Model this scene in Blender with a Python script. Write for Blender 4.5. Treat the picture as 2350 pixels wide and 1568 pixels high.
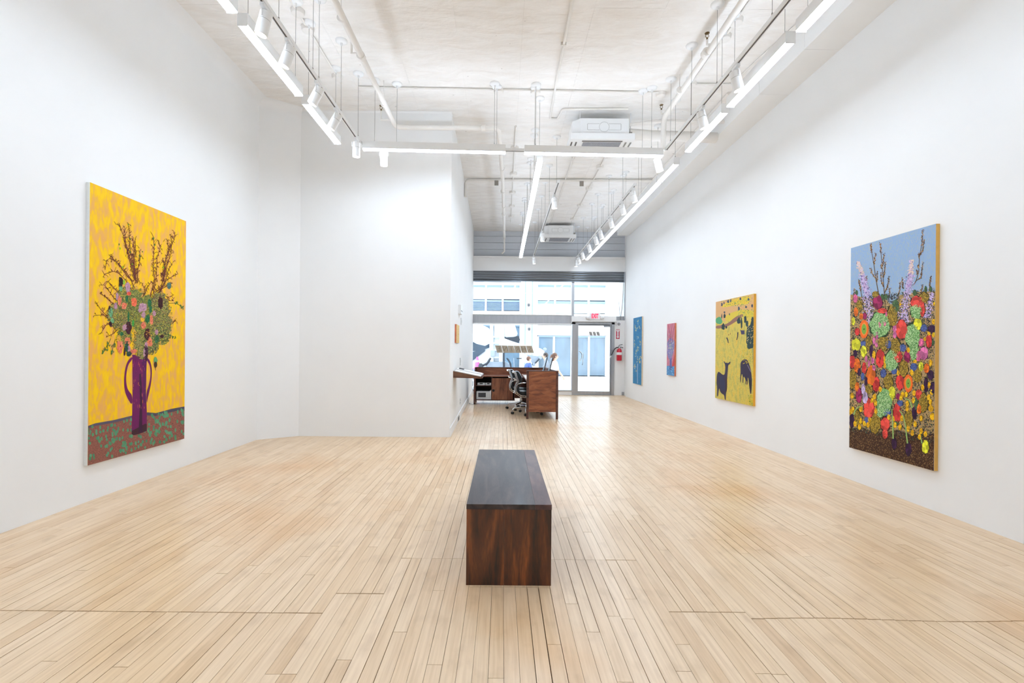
import bpy, bmesh, math, random
from mathutils import Vector, Matrix

# ------------------------------------------------------------------ scene, camera, light
for o in list(bpy.data.objects):
    bpy.data.objects.remove(o)
SC = bpy.context.scene
COL = SC.collection
FPX, CAMZ, ROLL = 1090.0, 1.3, math.radians(0.5)
CR, SR = math.cos(ROLL), math.sin(ROLL)
cam = bpy.data.cameras.new('camera')
cam.sensor_fit = 'HORIZONTAL'; cam.sensor_width = 36.0
cam.lens = FPX * 36.0 / 2350.0
cam.shift_x = 22 / 2350.0; cam.shift_y = 19 / 2350.0
cam.clip_start = 0.05; cam.clip_end = 300
camo = bpy.data.objects.new('camera', cam); COL.objects.link(camo)
camo.matrix_world = Matrix(((CR, -SR, 0, 0), (0, 0, -1, 0), (SR, CR, 0, CAMZ), (0, 0, 0, 1)))
SC.camera = camo
W = bpy.data.worlds.new('sky'); SC.world = W; W.use_nodes = True
bgn = W.node_tree.nodes['Background']
bgn.inputs[0].default_value = (0.84, 0.93, 1.0, 1); bgn.inputs[1].default_value = 2.1   # bright overcast
SC.view_settings.view_transform = 'Standard'; SC.view_settings.look = 'None'
SC.view_settings.gamma = 1.0; SC.view_settings.use_curve_mapping = False
SC.view_settings.exposure = 1.29
SC.cycles.use_light_tree = False; SC.cycles.max_bounces = 8; SC.cycles.diffuse_bounces = 4; SC.cycles.glossy_bounces = 3; SC.cycles.transmission_bounces = 2
SC.cycles.adaptive_threshold = 0.03
LED = (0.70, 0.83, 1.0)
LED_POWER = 19.0       # emission of the linear light diffusers
SPOT_W = 3.0

# ------------------------------------------------------------------ pixel -> place (rays only; depth from floor, wall, ceiling)
def ray(px, py):
    xl = (px - 1153.0) / FPX; yl = (803.0 - py) / FPX
    return xl * CR - yl * SR, xl * SR + yl * CR
def at_z(px, py, z):
    x, v = ray(px, py); d = (z - CAMZ) / v
    return Vector((x * d, d, z))
def at_d(px, py, d):
    x, v = ray(px, py)
    return Vector((x * d, d, CAMZ + v * d))
def at_wall(px, py, X0, k=0.0):          # plane X = X0 + k*Y
    x, v = ray(px, py); d = X0 / (x - k)
    return Vector((x * d, d, CAMZ + v * d))

# ------------------------------------------------------------------ materials
def srgb(c):
    return tuple(((v / 255.0) / 12.92 if v / 255.0 <= 0.04045 else ((v / 255.0 + 0.055) / 1.055) ** 2.4) for v in c)
MATS = {}
def mat(name, rgb, rough=0.6, metal=0.0, var=0.04, scale=8.0, bump=0.0, stretch=(1, 1, 1), emit=0.0, coat=0.0, spec=0.5, detail=3.0):
    if name in MATS: return MATS[name]
    m = bpy.data.materials.new(name); m.use_nodes = True; MATS[name] = m
    nt = m.node_tree; b = nt.nodes['Principled BSDF']
    lin = srgb(rgb)
    tc = nt.nodes.new('ShaderNodeTexCoord'); mp = nt.nodes.new('ShaderNodeMapping')
    mp.inputs['Scale'].default_value = stretch
    nz = nt.nodes.new('ShaderNodeTexNoise'); nz.inputs['Scale'].default_value = scale; nz.inputs['Detail'].default_value = detail
    nt.links.new(tc.outputs['Object'], mp.inputs[0]); nt.links.new(mp.outputs[0], nz.inputs['Vector'])
    rp = nt.nodes.new('ShaderNodeValToRGB')
    rp.color_ramp.elements[0].position = 0.3; rp.color_ramp.elements[1].position = 0.7
    rp.color_ramp.elements[0].color = tuple(max(0, v * (1 - var)) for v in lin) + (1,)
    rp.color_ramp.elements[1].color = tuple(min(1, v * (1 + var)) for v in lin) + (1,)
    nt.links.new(nz.outputs['Fac'], rp.inputs[0]); nt.links.new(rp.outputs[0], b.inputs['Base Color'])
    b.inputs['Roughness'].default_value = rough; b.inputs['Metallic'].default_value = metal
    b.inputs['Specular IOR Level'].default_value = spec
    b.inputs['Coat Weight'].default_value = coat; b.inputs['Coat Roughness'].default_value = 0.1
    if bump:
        bp = nt.nodes.new('ShaderNodeBump'); bp.inputs['Strength'].default_value = bump; bp.inputs['Distance'].default_value = 0.01
        nt.links.new(nz.outputs['Fac'], bp.inputs['Height']); nt.links.new(bp.outputs[0], b.inputs['Normal'])
    if emit:
        b.inputs['Emission Color'].default_value = lin + (1,); b.inputs['Emission Strength'].default_value = emit
    return m

def wood(name, dark, mid, light, axis, rough=0.35, bands=9.0, coat=0.25):
    """walnut grain: distorted noise stretched along one axis"""
    if name in MATS: return MATS[name]
    m = bpy.data.materials.new(name); m.use_nodes = True; MATS[name] = m
    nt = m.node_tree; b = nt.nodes['Principled BSDF']; L = nt.links.new
    tc = nt.nodes.new('ShaderNodeTexCoord'); mp = nt.nodes.new('ShaderNodeMapping')
    s = [1.0, 1.0, 1.0]; s[axis] = 0.16
    mp.inputs['Scale'].default_value = s
    oi = nt.nodes.new('ShaderNodeObjectInfo'); mul = nt.nodes.new('ShaderNodeMath'); mul.operation = 'MULTIPLY'; mul.inputs[1].default_value = 37.0
    L(oi.outputs['Random'], mul.inputs[0])
    add = nt.nodes.new('ShaderNodeVectorMath'); add.operation = 'ADD'
    L(tc.outputs['Object'], add.inputs[0]); L(mul.outputs[0], add.inputs[1]); L(add.outputs[0], mp.inputs[0])
    n1 = nt.nodes.new('ShaderNodeTexNoise'); n1.inputs['Scale'].default_value = bands; n1.inputs['Detail'].default_value = 4; n1.inputs['Distortion'].default_value = 1.6
    n2 = nt.nodes.new('ShaderNodeTexNoise'); n2.inputs['Scale'].default_value = bands * 14; n2.inputs['Detail'].default_value = 2
    L(mp.outputs[0], n1.inputs['Vector']); L(mp.outputs[0], n2.inputs['Vector'])
    ad = nt.nodes.new('ShaderNodeMath'); ad.operation = 'MULTIPLY_ADD'; ad.inputs[1].default_value = 0.25
    L(n2.outputs['Fac'], ad.inputs[0]); L(n1.outputs['Fac'], ad.inputs[2])
    rp = nt.nodes.new('ShaderNodeValToRGB'); e = rp.color_ramp.elements
    e[0].position = 0.42; e[0].color = srgb(dark) + (1,); e[1].position = 0.85; e[1].color = srgb(light) + (1,)
    k = e.new(0.62); k.color = srgb(mid) + (1,)
    L(ad.outputs[0], rp.inputs[0]); L(rp.outputs[0], b.inputs['Base Color'])
    b.inputs['Roughness'].default_value = rough; b.inputs['Coat Weight'].default_value = coat; b.inputs['Coat Roughness'].default_value = 0.15
    return m

def glass(name, tint=(1, 1, 1), refl=1.0, rough=0.0):
    m = bpy.data.materials.new(name); m.use_nodes = True; nt = m.node_tree; nt.nodes.clear()
    out = nt.nodes.new('ShaderNodeOutputMaterial'); mx = nt.nodes.new('ShaderNodeMixShader')
    tr = nt.nodes.new('ShaderNodeBsdfTransparent'); tr.inputs[0].default_value = tint + (1,)
    gl = nt.nodes.new('ShaderNodeBsdfGlossy'); gl.inputs['Roughness'].default_value = rough
    fr = nt.nodes.new('ShaderNodeFresnel'); fr.inputs['IOR'].default_value = 1.45
    mu = nt.nodes.new('ShaderNodeMath'); mu.operation = 'MULTIPLY'; mu.inputs[1].default_value = refl
    nt.links.new(fr.outputs[0], mu.inputs[0]); nt.links.new(mu.outputs[0], mx.inputs[0])
    nt.links.new(tr.outputs[0], mx.inputs[1]); nt.links.new(gl.outputs[0], mx.inputs[2]); nt.links.new(mx.outputs[0], out.inputs[0])
    MATS[name] = m
    return m

mat('wall_paint', (246, 245, 243), 0.75, var=0.012, scale=1.5, bump=0.03)
mat('trim_white', (247, 246, 244), 0.5, var=0.01, scale=3)
mat('fixture_white', (244, 244, 243), 0.35, var=0.01, scale=5)
mat('pipe_white', (240, 235, 228), 0.55, var=0.02, scale=6)
mat('dark_slot', (92, 84, 78), 0.5, var=0.1, scale=30)
mat('wire_grey', (150, 146, 140), 0.4, 0.6, var=0.05)
mat('brass', (120, 96, 62), 0.35, 0.9, var=0.1)
mat('black_plastic', (24, 25, 27), 0.4, var=0.1)
mat('chrome', (205, 206, 208), 0.12, 1.0, var=0.02)
mat('steel', (178, 180, 184), 0.32, 0.85, var=0.06, scale=14, stretch=(1, 1, 0.1))
mat('shutter_steel', (118, 124, 130), 0.3, 0.8, var=0.08, scale=10, stretch=(0.1, 1, 1))
mat('red_paint', (205, 18, 48), 0.25, var=0.04, coat=0.4)
mat('sign_red', (198, 22, 66), 0.45, var=0.03)
mat('sign_white', (246, 244, 246), 0.5, var=0.01)
mat('leather', (10, 22, 28), 0.4, var=0.25, scale=30, bump=0.1)
mat('device_white', (222, 222, 220), 0.45, var=0.02)
mat('device_grey', (70, 72, 76), 0.4, var=0.05)
mat('paper', (250, 249, 247), 0.7, var=0.01)
mat('cable_grey', (150, 150, 150), 0.5)
mat('sign_tile', (186, 172, 152), 0.6, var=0.12, scale=160)
mat('sign_letter', (150, 136, 116), 0.6, var=0.06, scale=120)
mat('door_tile', (172, 170, 168), 0.6, var=0.1, scale=160)
glass('shop_glass', (0.985, 0.995, 0.995), 0.9)
WAL = dict(dark=(30, 14, 10), mid=(82, 42, 26), light=(140, 78, 44))
wood('walnut_z', axis=2, **WAL); wood('walnut_y', axis=1, **WAL); wood('walnut_x', axis=0, **WAL)
wood('walnut_top', (34, 26, 27), (54, 43, 43), (80, 62, 60), 1, rough=0.5, coat=0.12)
wood('walnut_bench', (30, 13, 8), (86, 42, 19), (150, 80, 36), 2, rough=0.3, coat=0.35, bands=7)
DK = dict(dark=(84, 42, 28), mid=(124, 70, 46), light=(160, 98, 66))
wood('desk_z', axis=2, **DK); wood('desk_x', axis=0, **DK)
wood('desk_frame', (52, 26, 20), (80, 42, 32), (104, 58, 42), 0)

def emitter(name, rgb, strength):
    m = bpy.data.materials.new(name); m.use_nodes = True; nt = m.node_tree; nt.nodes.clear()
    out = nt.nodes.new('ShaderNodeOutputMaterial'); em = nt.nodes.new('ShaderNodeEmission')
    em.inputs[0].default_value = tuple(rgb) + (1,); em.inputs[1].default_value = strength
    nt.links.new(em.outputs[0], out.inputs[0]); MATS[name] = m
emitter('led_diffuser', LED, LED_POWER)
emitter('led_diffuser_dim', LED, LED_POWER * 0.60)
emitter('led_diffuser_soft', LED, LED_POWER * 0.73)
emitter('ceiling_fill_dim', LED, LED_POWER * 0.24)  # weaker added upward glow for the far and middle rows
emitter('ceiling_fill', LED, LED_POWER * 0.38)  # added upward glow to brighten the ceiling, not a known part of the lights
emitter('spot_lens', (1.0, 0.93, 0.84), 5.0); MATS['spot_lens'].cycles.emission_sampling = 'NONE'

# ------------------------------------------------------------------ mesh helpers
class MB:
    """collects shapes and links them as ONE mesh object"""
    def __init__(s): s.bm = bmesh.new()
    def quad(s, pts):
        return s.bm.faces.new([s.bm.verts.new(p) for p in pts])
    def box(s, x0, x1, y0, y1, z0, z1, M=None):
        v = [s.bm.verts.new((x, y, z)) for z in (z0, z1) for y in (y0, y1) for x in (x0, x1)]
        for f in ((0, 2, 3, 1), (4, 5, 7, 6), (0, 1, 5, 4), (2, 6, 7, 3), (0, 4, 6, 2), (1, 3, 7, 5)):
            s.bm.faces.new([v[i] for i in f])
        if M is not None:
            for q in v: q.co = M @ q.co
        return s
    def prism(s, poly, axis, a, b):
        """polygon of 2D points extruded along axis 0/1/2 from a to b"""
        def P(p, t):
            q = [p[0], p[1]]; q.insert(axis, t); return q
        A = [s.bm.verts.new(P(p, a)) for p in poly]; B = [s.bm.verts.new(P(p, b)) for p in poly]
        s.bm.faces.new(A); s.bm.faces.new(B[::-1]); n = len(poly)
        for i in range(n):
            s.bm.faces.new((A[i], B[i], B[(i + 1) % n], A[(i + 1) % n]))
        return s
    def tube(s, pts, r, seg=8, cap=True):
        pts = [Vector(p) for p in pts]; rings = []; n = len(pts)
        rr = r if isinstance(r, (list, tuple)) else [r] * n
        up = None
        for i, p in enumerate(pts):
            t = (pts[min(i + 1, n - 1)] - pts[max(i - 1, 0)]).normalized()
            if up is None:
                up = Vector((0, 0, 1)) if abs(t.z) < 0.9 else Vector((1, 0, 0))
            u = (up - t * up.dot(t)).normalized(); w = t.cross(u); up = u
            rings.append([s.bm.verts.new(p + (u * math.cos(2 * math.pi * k / seg) + w * math.sin(2 * math.pi * k / seg)) * rr[i]) for k in range(seg)])
        for i in range(n - 1):
            for k in range(seg):
                s.bm.faces.new((rings[i][k], rings[i][(k + 1) % seg], rings[i + 1][(k + 1) % seg], rings[i + 1][k]))
        if cap:
            s.bm.faces.new(rings[0][::-1]); s.bm.faces.new(rings[-1])
        return s
    def lathe(s, prof, c, axis=(0, 0, 1), seg=16):
        """profile of (radius, height) turned round an axis through c"""
        a = Vector(axis).normalized(); u = a.orthogonal().normalized(); w = a.cross(u); c = Vector(c); rings = []
        for r, h in prof:
            rings.append([s.bm.verts.new(c + a * h + (u * math.cos(2 * math.pi * k / seg) + w * math.sin(2 * math.pi * k / seg)) * max(r, 1e-5)) for k in range(seg)])
        for i in range(len(prof) - 1):
            for k in range(seg):
                s.bm.faces.new((rings[i][k], rings[i][(k + 1) % seg], rings[i + 1][(k + 1) % seg], rings[i + 1][k]))
        s.bm.faces.new(rings[0][::-1]); s.bm.faces.new(rings[-1])
        return s
    def bevel(s, w=0.004, seg=2):
        bmesh.ops.bevel(s.bm, geom=[e for e in s.bm.edges], offset=w, segments=seg, affect='EDGES', profile=0.7, clamp_overlap=True)
        return s
    def build(s, name, m, parent=None, smooth=False):
        bmesh.ops.recalc_face_normals(s.bm, faces=s.bm.faces[:])
        me = bpy.data.meshes.new(name); s.bm.to_mesh(me); s.bm.free()
        if m: me.materials.append(MATS[m] if isinstance(m, str) else m)
        if smooth:
            me.polygons.foreach_set('use_smooth', [True] * len(me.polygons))
            me.set_sharp_from_angle(angle=math.radians(40))
        return link(name, me, parent)
def link(name, me, parent=None):
    o = bpy.data.objects.new(name, me); COL.objects.link(o)
    if parent: put(o, parent)
    return o
def put(o, parent):
    o.parent = parent
    M = parent.matrix_basis.copy()
    if parent.parent: M = (parent.parent.matrix_basis @ parent.matrix_parent_inverse @ M)
    o.matrix_parent_inverse = M.inverted()
def box(name, m, x0, x1, y0, y1, z0, z1, parent=None, bev=0.0, M=None):
    b = MB().box(x0, x1, y0, y1, z0, z1, M)
    if bev: b.bevel(bev)
    return b.build(name, m, parent)
def tube(name, m, pts, r, parent=None, seg=8):
    return MB().tube(pts, r, seg).build(name, m, parent, True)
def tag(o, label, cat, group=None, kind=None):
    if label: o['label'] = label
    if cat: o['category'] = cat
    if group: o['group'] = group
    if kind: o['kind'] = kind
    return o
def thing(name, label, cat, loc=(0, 0, 0), group=None):
    o = bpy.data.objects.new(name, None); COL.objects.link(o); o.location = loc
    o.empty_display_size = 0.1
    o.matrix_basis = Matrix.Translation(loc)
    return tag(o, label, cat, group)
def struct(o): o['kind'] = 'structure'; return o
def copy_tree(o, M, label=None):
    """copy of a thing with its parts and sub-parts, moved by M"""
    def cp(a, par):
        c = a.copy(); COL.objects.link(c)
        if par: c.parent = par
        for ch in a.children: cp(ch, c)
        return c
    r = cp(o, None); r.matrix_basis = M @ o.matrix_basis
    if label: r['label'] = label
    return r
def bez(p0, p1, p2, p3, n=8):
    p0, p1, p2, p3 = map(Vector, (p0, p1, p2, p3)); out = []
    for i in range(n + 1):
        t = i / n; out.append(p0 * (1 - t) ** 3 + p1 * 3 * t * (1 - t) ** 2 + p2 * 3 * t * t * (1 - t) + p3 * t ** 3)
    return out
ORD = ['first', 'second', 'third', 'fourth', 'fifth', 'sixth', 'seventh', 'eighth', 'ninth', 'tenth', 'eleventh']

# ------------------------------------------------------------------ the room shell
CEIL = 4.8; FRONT = 13.9; BACK = -4.0
XL = -3.455; RX0, RK = 3.605, -0.0066            # right wall: X = RX0 + RK*Y
def XR(y): return RX0 + RK * y
# corridor wall line
CA, CB = Vector((-0.774, 7.012, 0)), Vector((-0.872, 13.9, 0))
def XC(y): return CA.x + (CB.x - CA.x) * (y - CA.y) / (CB.y - CA.y)
# floor: dark sub-floor with maple strips laid on it
b = MB(); b.box(XL - .3, RX0 + .3, BACK, FRONT + .12, -0.2, -0.010)
mat('subfloor', (104, 76, 50), 0.8, var=0.2, scale=20)
floor = struct(b.build('floor', 'subfloor'))

def floor_material():
    m = bpy.data.materials.new('maple_strip'); m.use_nodes = True; MATS['maple_strip'] = m
    nt = m.node_tree; b = nt.nodes['Principled BSDF']; L = nt.links.new; N = nt.nodes.new
    ge = N('ShaderNodeNewGeometry'); oi = N('ShaderNodeObjectInfo')
    ad = N('ShaderNodeMath'); ad.operation = 'ADD'; fr = N('ShaderNodeMath'); fr.operation = 'FRACT'
    L(ge.outputs['Random Per Island'], ad.inputs[0]); L(oi.outputs['Random'], ad.inputs[1]); L(ad.outputs[0], fr.inputs[0])
    rp = N('ShaderNodeValToRGB'); e = rp.color_ramp.elements
    e[0].position = 0.0; e[0].color = srgb((222, 189, 150)) + (1,); e[1].position = 1.0; e[1].color = srgb((238, 210, 175)) + (1,)
    k = e.new(0.10); k.color = srgb((230, 199, 160)) + (1,)
    k = e.new(0.5); k.color = srgb((234, 205, 168)) + (1,)
    L(fr.outputs[0], rp.inputs[0])
    # grain along the strip
    mp = N('ShaderNodeMapping'); mp.inputs['Scale'].default_value = (60, 2.2, 1)
    mul = N('ShaderNodeVectorMath'); mul.operation = 'MULTIPLY_ADD'; mul.inputs[1].default_value = (1, 1, 1)
    cx = N('ShaderNodeCombineXYZ'); m5 = N('ShaderNodeMath'); m5.operation = 'MULTIPLY'; m5.inputs[1].default_value = 50
    L(fr.outputs[0], m5.inputs[0]); L(m5.outputs[0], cx.inputs[0]); L(m5.outputs[0], cx.inputs[1])
    L(ge.outputs['Position'], mul.inputs[0]); L(cx.outputs[0], mul.inputs[2]); L(mul.outputs[0], mp.inputs[0])
    ng = N('ShaderNodeTexNoise'); ng.inputs['Scale'].default_value = 1.0; ng.inputs['Detail'].default_value = 4; L(mp.outputs[0], ng.inputs['Vector'])
    rg = N('ShaderNodeValToRGB'); rg.color_ramp.elements[0].position = 0.30; rg.color_ramp.elements[0].color = (0.82, 0.76, 0.69, 1)
    rg.color_ramp.elements[1].position = 0.6; rg.color_ramp.elements[1].color = (1, 1, 1, 1); L(ng.outputs['Fac'], rg.inputs[0])
    mx = N('ShaderNodeMixRGB'); mx.blend_type = 'MULTIPLY'; mx.inputs[0].default_value = 0.8
    L(rp.outputs[0], mx.inputs[1]); L(rg.outputs[0], mx.inputs[2])
    # worn amber patches, world placed
    nw = N('ShaderNodeTexNoise'); nw.inputs['Scale'].default_value = 0.7; nw.inputs['Detail'].default_value = 5; L(ge.outputs['Position'], nw.inputs['Vector'])
    rw = N('ShaderNodeValToRGB'); rw.color_ramp.elements[0].position = 0.52; rw.color_ramp.elements[0].color = (1, 1, 1, 1)
    rw.color_ramp.elements[1].position = 0.74; rw.color_ramp.elements[1].color = srgb((238, 206, 158)) + (1,); L(nw.outputs['Fac'], rw.inputs[0])
    mx2 = N('ShaderNodeMixRGB'); mx2.blend_type = 'MULTIPLY'; mx2.inputs[0].default_value = 0.75
    L(mx.outputs[0], mx2.inputs[1]); L(rw.outputs[0], mx2.inputs[2])
    # scuffs
    ns = N('ShaderNodeTexNoise'); ns.inputs['Scale'].default_value = 9; ns.inputs['Detail'].default_value = 6
    mp3 = N('ShaderNodeMapping'); mp3.inputs['Scale'].default_value = (1, 0.55, 1); L(ge.outputs['Position'], mp3.inputs[0]); L(mp3.outputs[0], ns.inputs['Vector'])
    rs = N('ShaderNodeValToRGB'); rs.color_ramp.elements[0].position = 0.54; rs.color_ramp.elements[0].color = (1, 1, 1, 1)
    rs.color_ramp.elements[1].position = 0.76; rs.color_ramp.elements[1].color = (0.66, 0.6, 0.54, 1); L(ns.outputs['Fac'], rs.inputs[0])
    mx3 = N('ShaderNodeMixRGB'); mx3.blend_type = 'MULTIPLY'; mx3.inputs[0].default_value = 0.45
    L(mx2.outputs[0], mx3.inputs[1]); L(rs.outputs[0], mx3.inputs[2])
    L(mx3.outputs[0], b.inputs['Base Color'])
    rr = N('ShaderNodeMapRange'); rr.inputs[3].default_value = 0.28; rr.inputs[4].default_value = 0.42; L(ns.outputs['Fac'], rr.inputs[0])
    L(rr.outputs[0], b.inputs['Roughness']); b.inputs['Specular IOR Level'].default_value = 0.5
    b.inputs['Coat Weight'].default_value = 0.25; b.inputs['Coat Roughness'].default_value = 0.22
    bp = N('ShaderNodeBump'); bp.inputs['Strength'].default_value = 0.15; bp.inputs['Distance'].default_value = 0.002
    L(ng.outputs['Fac'], bp.inputs['Height']); L(bp.outputs[0], b.inputs['Normal'])
floor_material()

def seam(x):                      # where the relaid front boards meet the old floor
    if x < -0.85: return 2.33
    if x < -0.62: return 2.52
    if x < -0.19: return 2.95
    if x < 0.28: return 2.6
    if x < 0.86: return 2.95
    if x < 1.22: return 2.37
    return 2.315 + 0.01 * math.sin(x * 5)
rng = random.Random(4)
PW = 0.0635; planks = []
x = XL - 0.02
while x < RX0 + 0.02:
    y = BACK - rng.random(); yend = FRONT + 0.1 if x + PW > -0.95 else 7.35
    sm = seam(x + PW / 2)
    while y < yend:
        ln = rng.choice((0.45, 0.7, 0.9, 1.2, 1.5, 1.9)) * rng.uniform(0.85, 1.15)
        e = y + ln
        if y < sm - 1e-6 and e > sm - 0.35: e = sm
        e = min(e, yend)
        planks.append((x, y, e)); y = e
    x += PW
def proj_area(x, y0, y1):
    y0 = max(y0, 1.75)
    if y1 <= y0 + 0.05: return 0
    def pp(X, Y): return (1153 + FPX * X / Y, 803 + FPX * CAMZ / Y)
    a, b_, c_, d_ = pp(x, y0), pp(x + PW, y0), pp(x + PW, y1), pp(x, y1)
    mx_ = (a[0] + b_[0] + c_[0] + d_[0]) / 4
    if not -60 < mx_ < 2410: return 0
    return 0.5 * abs((c_[0] - a[0]) * (d_[1] - b_[1]) - (d_[0] - b_[0]) * (c_[1] - a[1]))
planks.sort(key=lambda p: -proj_area(*p))
pm = MB().box(0, 1, 0, 1, -0.011, 0.0); bmesh.ops.recalc_face_normals(pm.bm, faces=pm.bm.faces[:])
pme = bpy.data.meshes.new('plank'); pm.bm.to_mesh(pme); pm.bm.free(); pme.materials.append(MATS['maple_strip'])
rest = MB()
for i, (x, y0, y1) in enumerate(planks):
    g = 0.0004 + (0.0014 if rng.random() < 0.16 else 0.0) + rng.random() * 0.0007
    dz = -rng.random() * 0.0007; sm = seam(x + PW / 2)
    e0 = 0.0034 if abs(y0 - sm) < 1e-6 and abs(x) > 0.6 else 0.0012; e1 = 0.0034 if abs(y1 - sm) < 1e-6 and abs(x) > 0.6 else 0.0012
    if i < 300:
        o = bpy.data.objects.new('plank', pme); COL.objects.link(o); o.parent = floor
        o.location = (x + g, y0 + e0, dz); o.scale = (PW - 2 * g, y1 - y0 - e0 - e1, 1)
        o.rotation_euler = (0, rng.uniform(-1, 1) * 0.004, 0)
    else:
        rest.box(x + g, x + PW - g, y0 + e0, y1 - e1, -0.011, dz)
o = rest.build('strip_flooring', 'maple_strip', floor); o['kind'] = 'stuff'

# walls
def coved_wall(name, x0, y0, x1, y1, cove, thick=0.12):
    """wall from floor to ceiling along a line, a plaster cove rolling into the ceiling on its room side"""
    d = Vector((x1 - x0, y1 - y0, 0)).normalized(); n = Vector((-d.y, d.x, 0))   # n points away from the room
    prof = [(0, 0)] + [(0, CEIL - cove)] + [(-cove * (1 - math.cos(t)), CEIL - cove + cove * math.sin(t)) for t in [math.radians(a) for a in (15, 30, 45, 60, 75, 90)]] + [(thick, CEIL), (thick, 0)]
    b = MB(); A = []; B = []
    for off, z in prof:
        A.append(b.bm.verts.new(Vector((x0, y0, z)) + n * off)); B.append(b.bm.verts.new(Vector((x1, y1, z)) + n * off))
    k = len(prof)
    for i in range(k): b.bm.faces.new((A[i], B[i], B[(i + 1) % k], A[(i + 1) % k]))
    b.bm.faces.new(A); b.bm.faces.new(B[::-1])
    return struct(b.build(name, 'wall_paint', smooth=True))
coved_wall('wall_left', XL, BACK, XL, 6.69, 0.13)
coved_wall('wall_chamfer', XL, 6.69, -3.0, 7.012, 0.13)
coved_wall('wall_middle', -3.0, 7.012, CA.x - 0.0, 7.012, 0.03)
struct(MB().prism([(CA.x, CA.y + 0.001), (CB.x, CB.y + 0.1), (CB.x - 0.15, CB.y + 0.1), (CA.x - 0.15, CA.y + 0.001)], 2, 0, CEIL).build('wall_corridor', 'wall_paint'))
struct(MB().prism([(XR(BACK), BACK), (XR(BACK) + .15, BACK), (XR(13.52) + .15, 13.52), (XR(13.52), 13.52)], 2, 0, CEIL).build('wall_right', 'wall_paint'))
struct(box('wall_back', 'wall_paint', XL - .3, RX0 + .3, BACK - .15, BACK, 0, CEIL))
struct(MB().prism([(CA.x + .001, 7.03), (CA.x + .016, 7.03), (CB.x + .016, 13.8), (CB.x + .001, 13.8)], 2, 0, 0.13).build('baseboard_corridor', 'trim_white'))

# ceiling: slab plus painted sheet panels
mat('ceiling_gap', (206, 199, 190), 0.8, var=0.1)
ceiling = struct(box('ceiling', 'ceiling_gap', XL - .3, RX0 + .5, BACK, FRONT + .35, CEIL + 0.006, CEIL + 0.15))
def ceil_material():
    m = bpy.data.materials.new('painted_sheet'); m.use_nodes = True; MATS['painted_sheet'] = m
    nt = m.node_tree; b = nt.nodes['Principled BSDF']; L = nt.links.new; N = nt.nodes.new
    ge = N('ShaderNodeNewGeometry'); mp = N('ShaderNodeMapping'); mp.inputs['Scale'].default_value = (1.0, 2.6, 1)
    L(ge.outputs['Position'], mp.inputs[0])
    n1 = N('ShaderNodeTexNoise'); n1.inputs['Scale'].default_value = 2.2; n1.inputs['Detail'].default_value = 5; n1.inputs['Distortion'].default_value = 1.2; L(mp.outputs[0], n1.inputs['Vector'])
    n2 = N('ShaderNodeTexNoise'); n2.inputs['Scale'].default_value = 14; n2.inputs['Detail'].default_value = 4; L(mp.outputs[0], n2.inputs['Vector'])
    wv = N('ShaderNodeTexWave'); wv.inputs['Scale'].default_value = 1.1; wv.inputs['Distortion'].default_value = 9; wv.inputs['Detail'].default_value = 3; wv.bands_direction = 'Y'
    L(ge.outputs['Position'], wv.inputs['Vector'])
    a1 = N('ShaderNodeMath'); a1.operation = 'MULTIPLY_ADD'; a1.inputs[1].default_value = 0.35; L(n2.outputs['Fac'], a1.inputs[0]); L(n1.outputs['Fac'], a1.inputs[2])
    a2 = N('ShaderNodeMath'); a2.operation = 'MULTIPLY_ADD'; a2.inputs[1].default_value = 0.45; L(wv.outputs['Fac'], a2.inputs[0]); L(a1.outputs[0], a2.inputs[2])
    bp = N('ShaderNodeBump'); bp.inputs['Strength'].default_value = 0.5; bp.inputs['Distance'].default_value = 0.045
    L(a2.outputs[0], bp.inputs['Height']); L(bp.outputs[0], b.inputs['Normal'])
    rp = N('ShaderNodeValToRGB'); rp.color_ramp.elements[0].position = 0.3; rp.color_ramp.elements[0].color = srgb((242, 236, 229)) + (1,)
    rp.color_ramp.elements[1].position = 0.65; rp.color_ramp.elements[1].color = srgb((249, 245, 240)) + (1,); L(n1.outputs['Fac'], rp.inputs[0])
    ns = N('ShaderNodeTexNoise'); ns.inputs['Scale'].default_value = 7.5; ns.inputs['Detail'].default_value = 2; mp2 = N('ShaderNodeMapping'); mp2.inputs['Scale'].default_value = (1, 1.7, 1)
    L(ge.outputs['Position'], mp2.inputs[0]); L(mp2.outputs[0], ns.inputs['Vector'])
    rs = N('ShaderNodeValToRGB'); rs.color_ramp.elements[0].position = 0.755; rs.color_ramp.elements[0].color = (1, 1, 1, 1)
    rs.color_ramp.elements[1].position = 0.775; rs.color_ramp.elements[1].color = (0.42, 0.38, 0.34, 1); L(ns.outputs['Fac'], rs.inputs[0])
    mx = N('ShaderNodeMixRGB'); mx.blend_type = 'MULTIPLY'; mx.inputs[0].default_value = 1.0; L(rp.outputs[0], mx.inputs[1]); L(rs.outputs[0], mx.inputs[2])
    L(mx.outputs[0], b.inputs['Base Color']); b.inputs['Roughness'].default_value = 0.55
ceil_material()
rng = random.Random(9)
x = -3.42; 
xs = []
while x < 3.62: xs.append(x); x += 0.722
pm = MB().box(0, 1, 0, 1, 0, 0.006); bmesh.ops.recalc_face_normals(pm.bm, faces=pm.bm.faces[:])
cme = bpy.data.meshes.new('ceiling_panel'); pm.bm.to_mesh(cme); pm.bm.free(); cme.materials.append(MATS['painted_sheet'])
ys = [BACK, -2.2, 0.2, 2.6, 4.85, 7.18, 9.62, 12.0, FRONT + 0.2]
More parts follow.
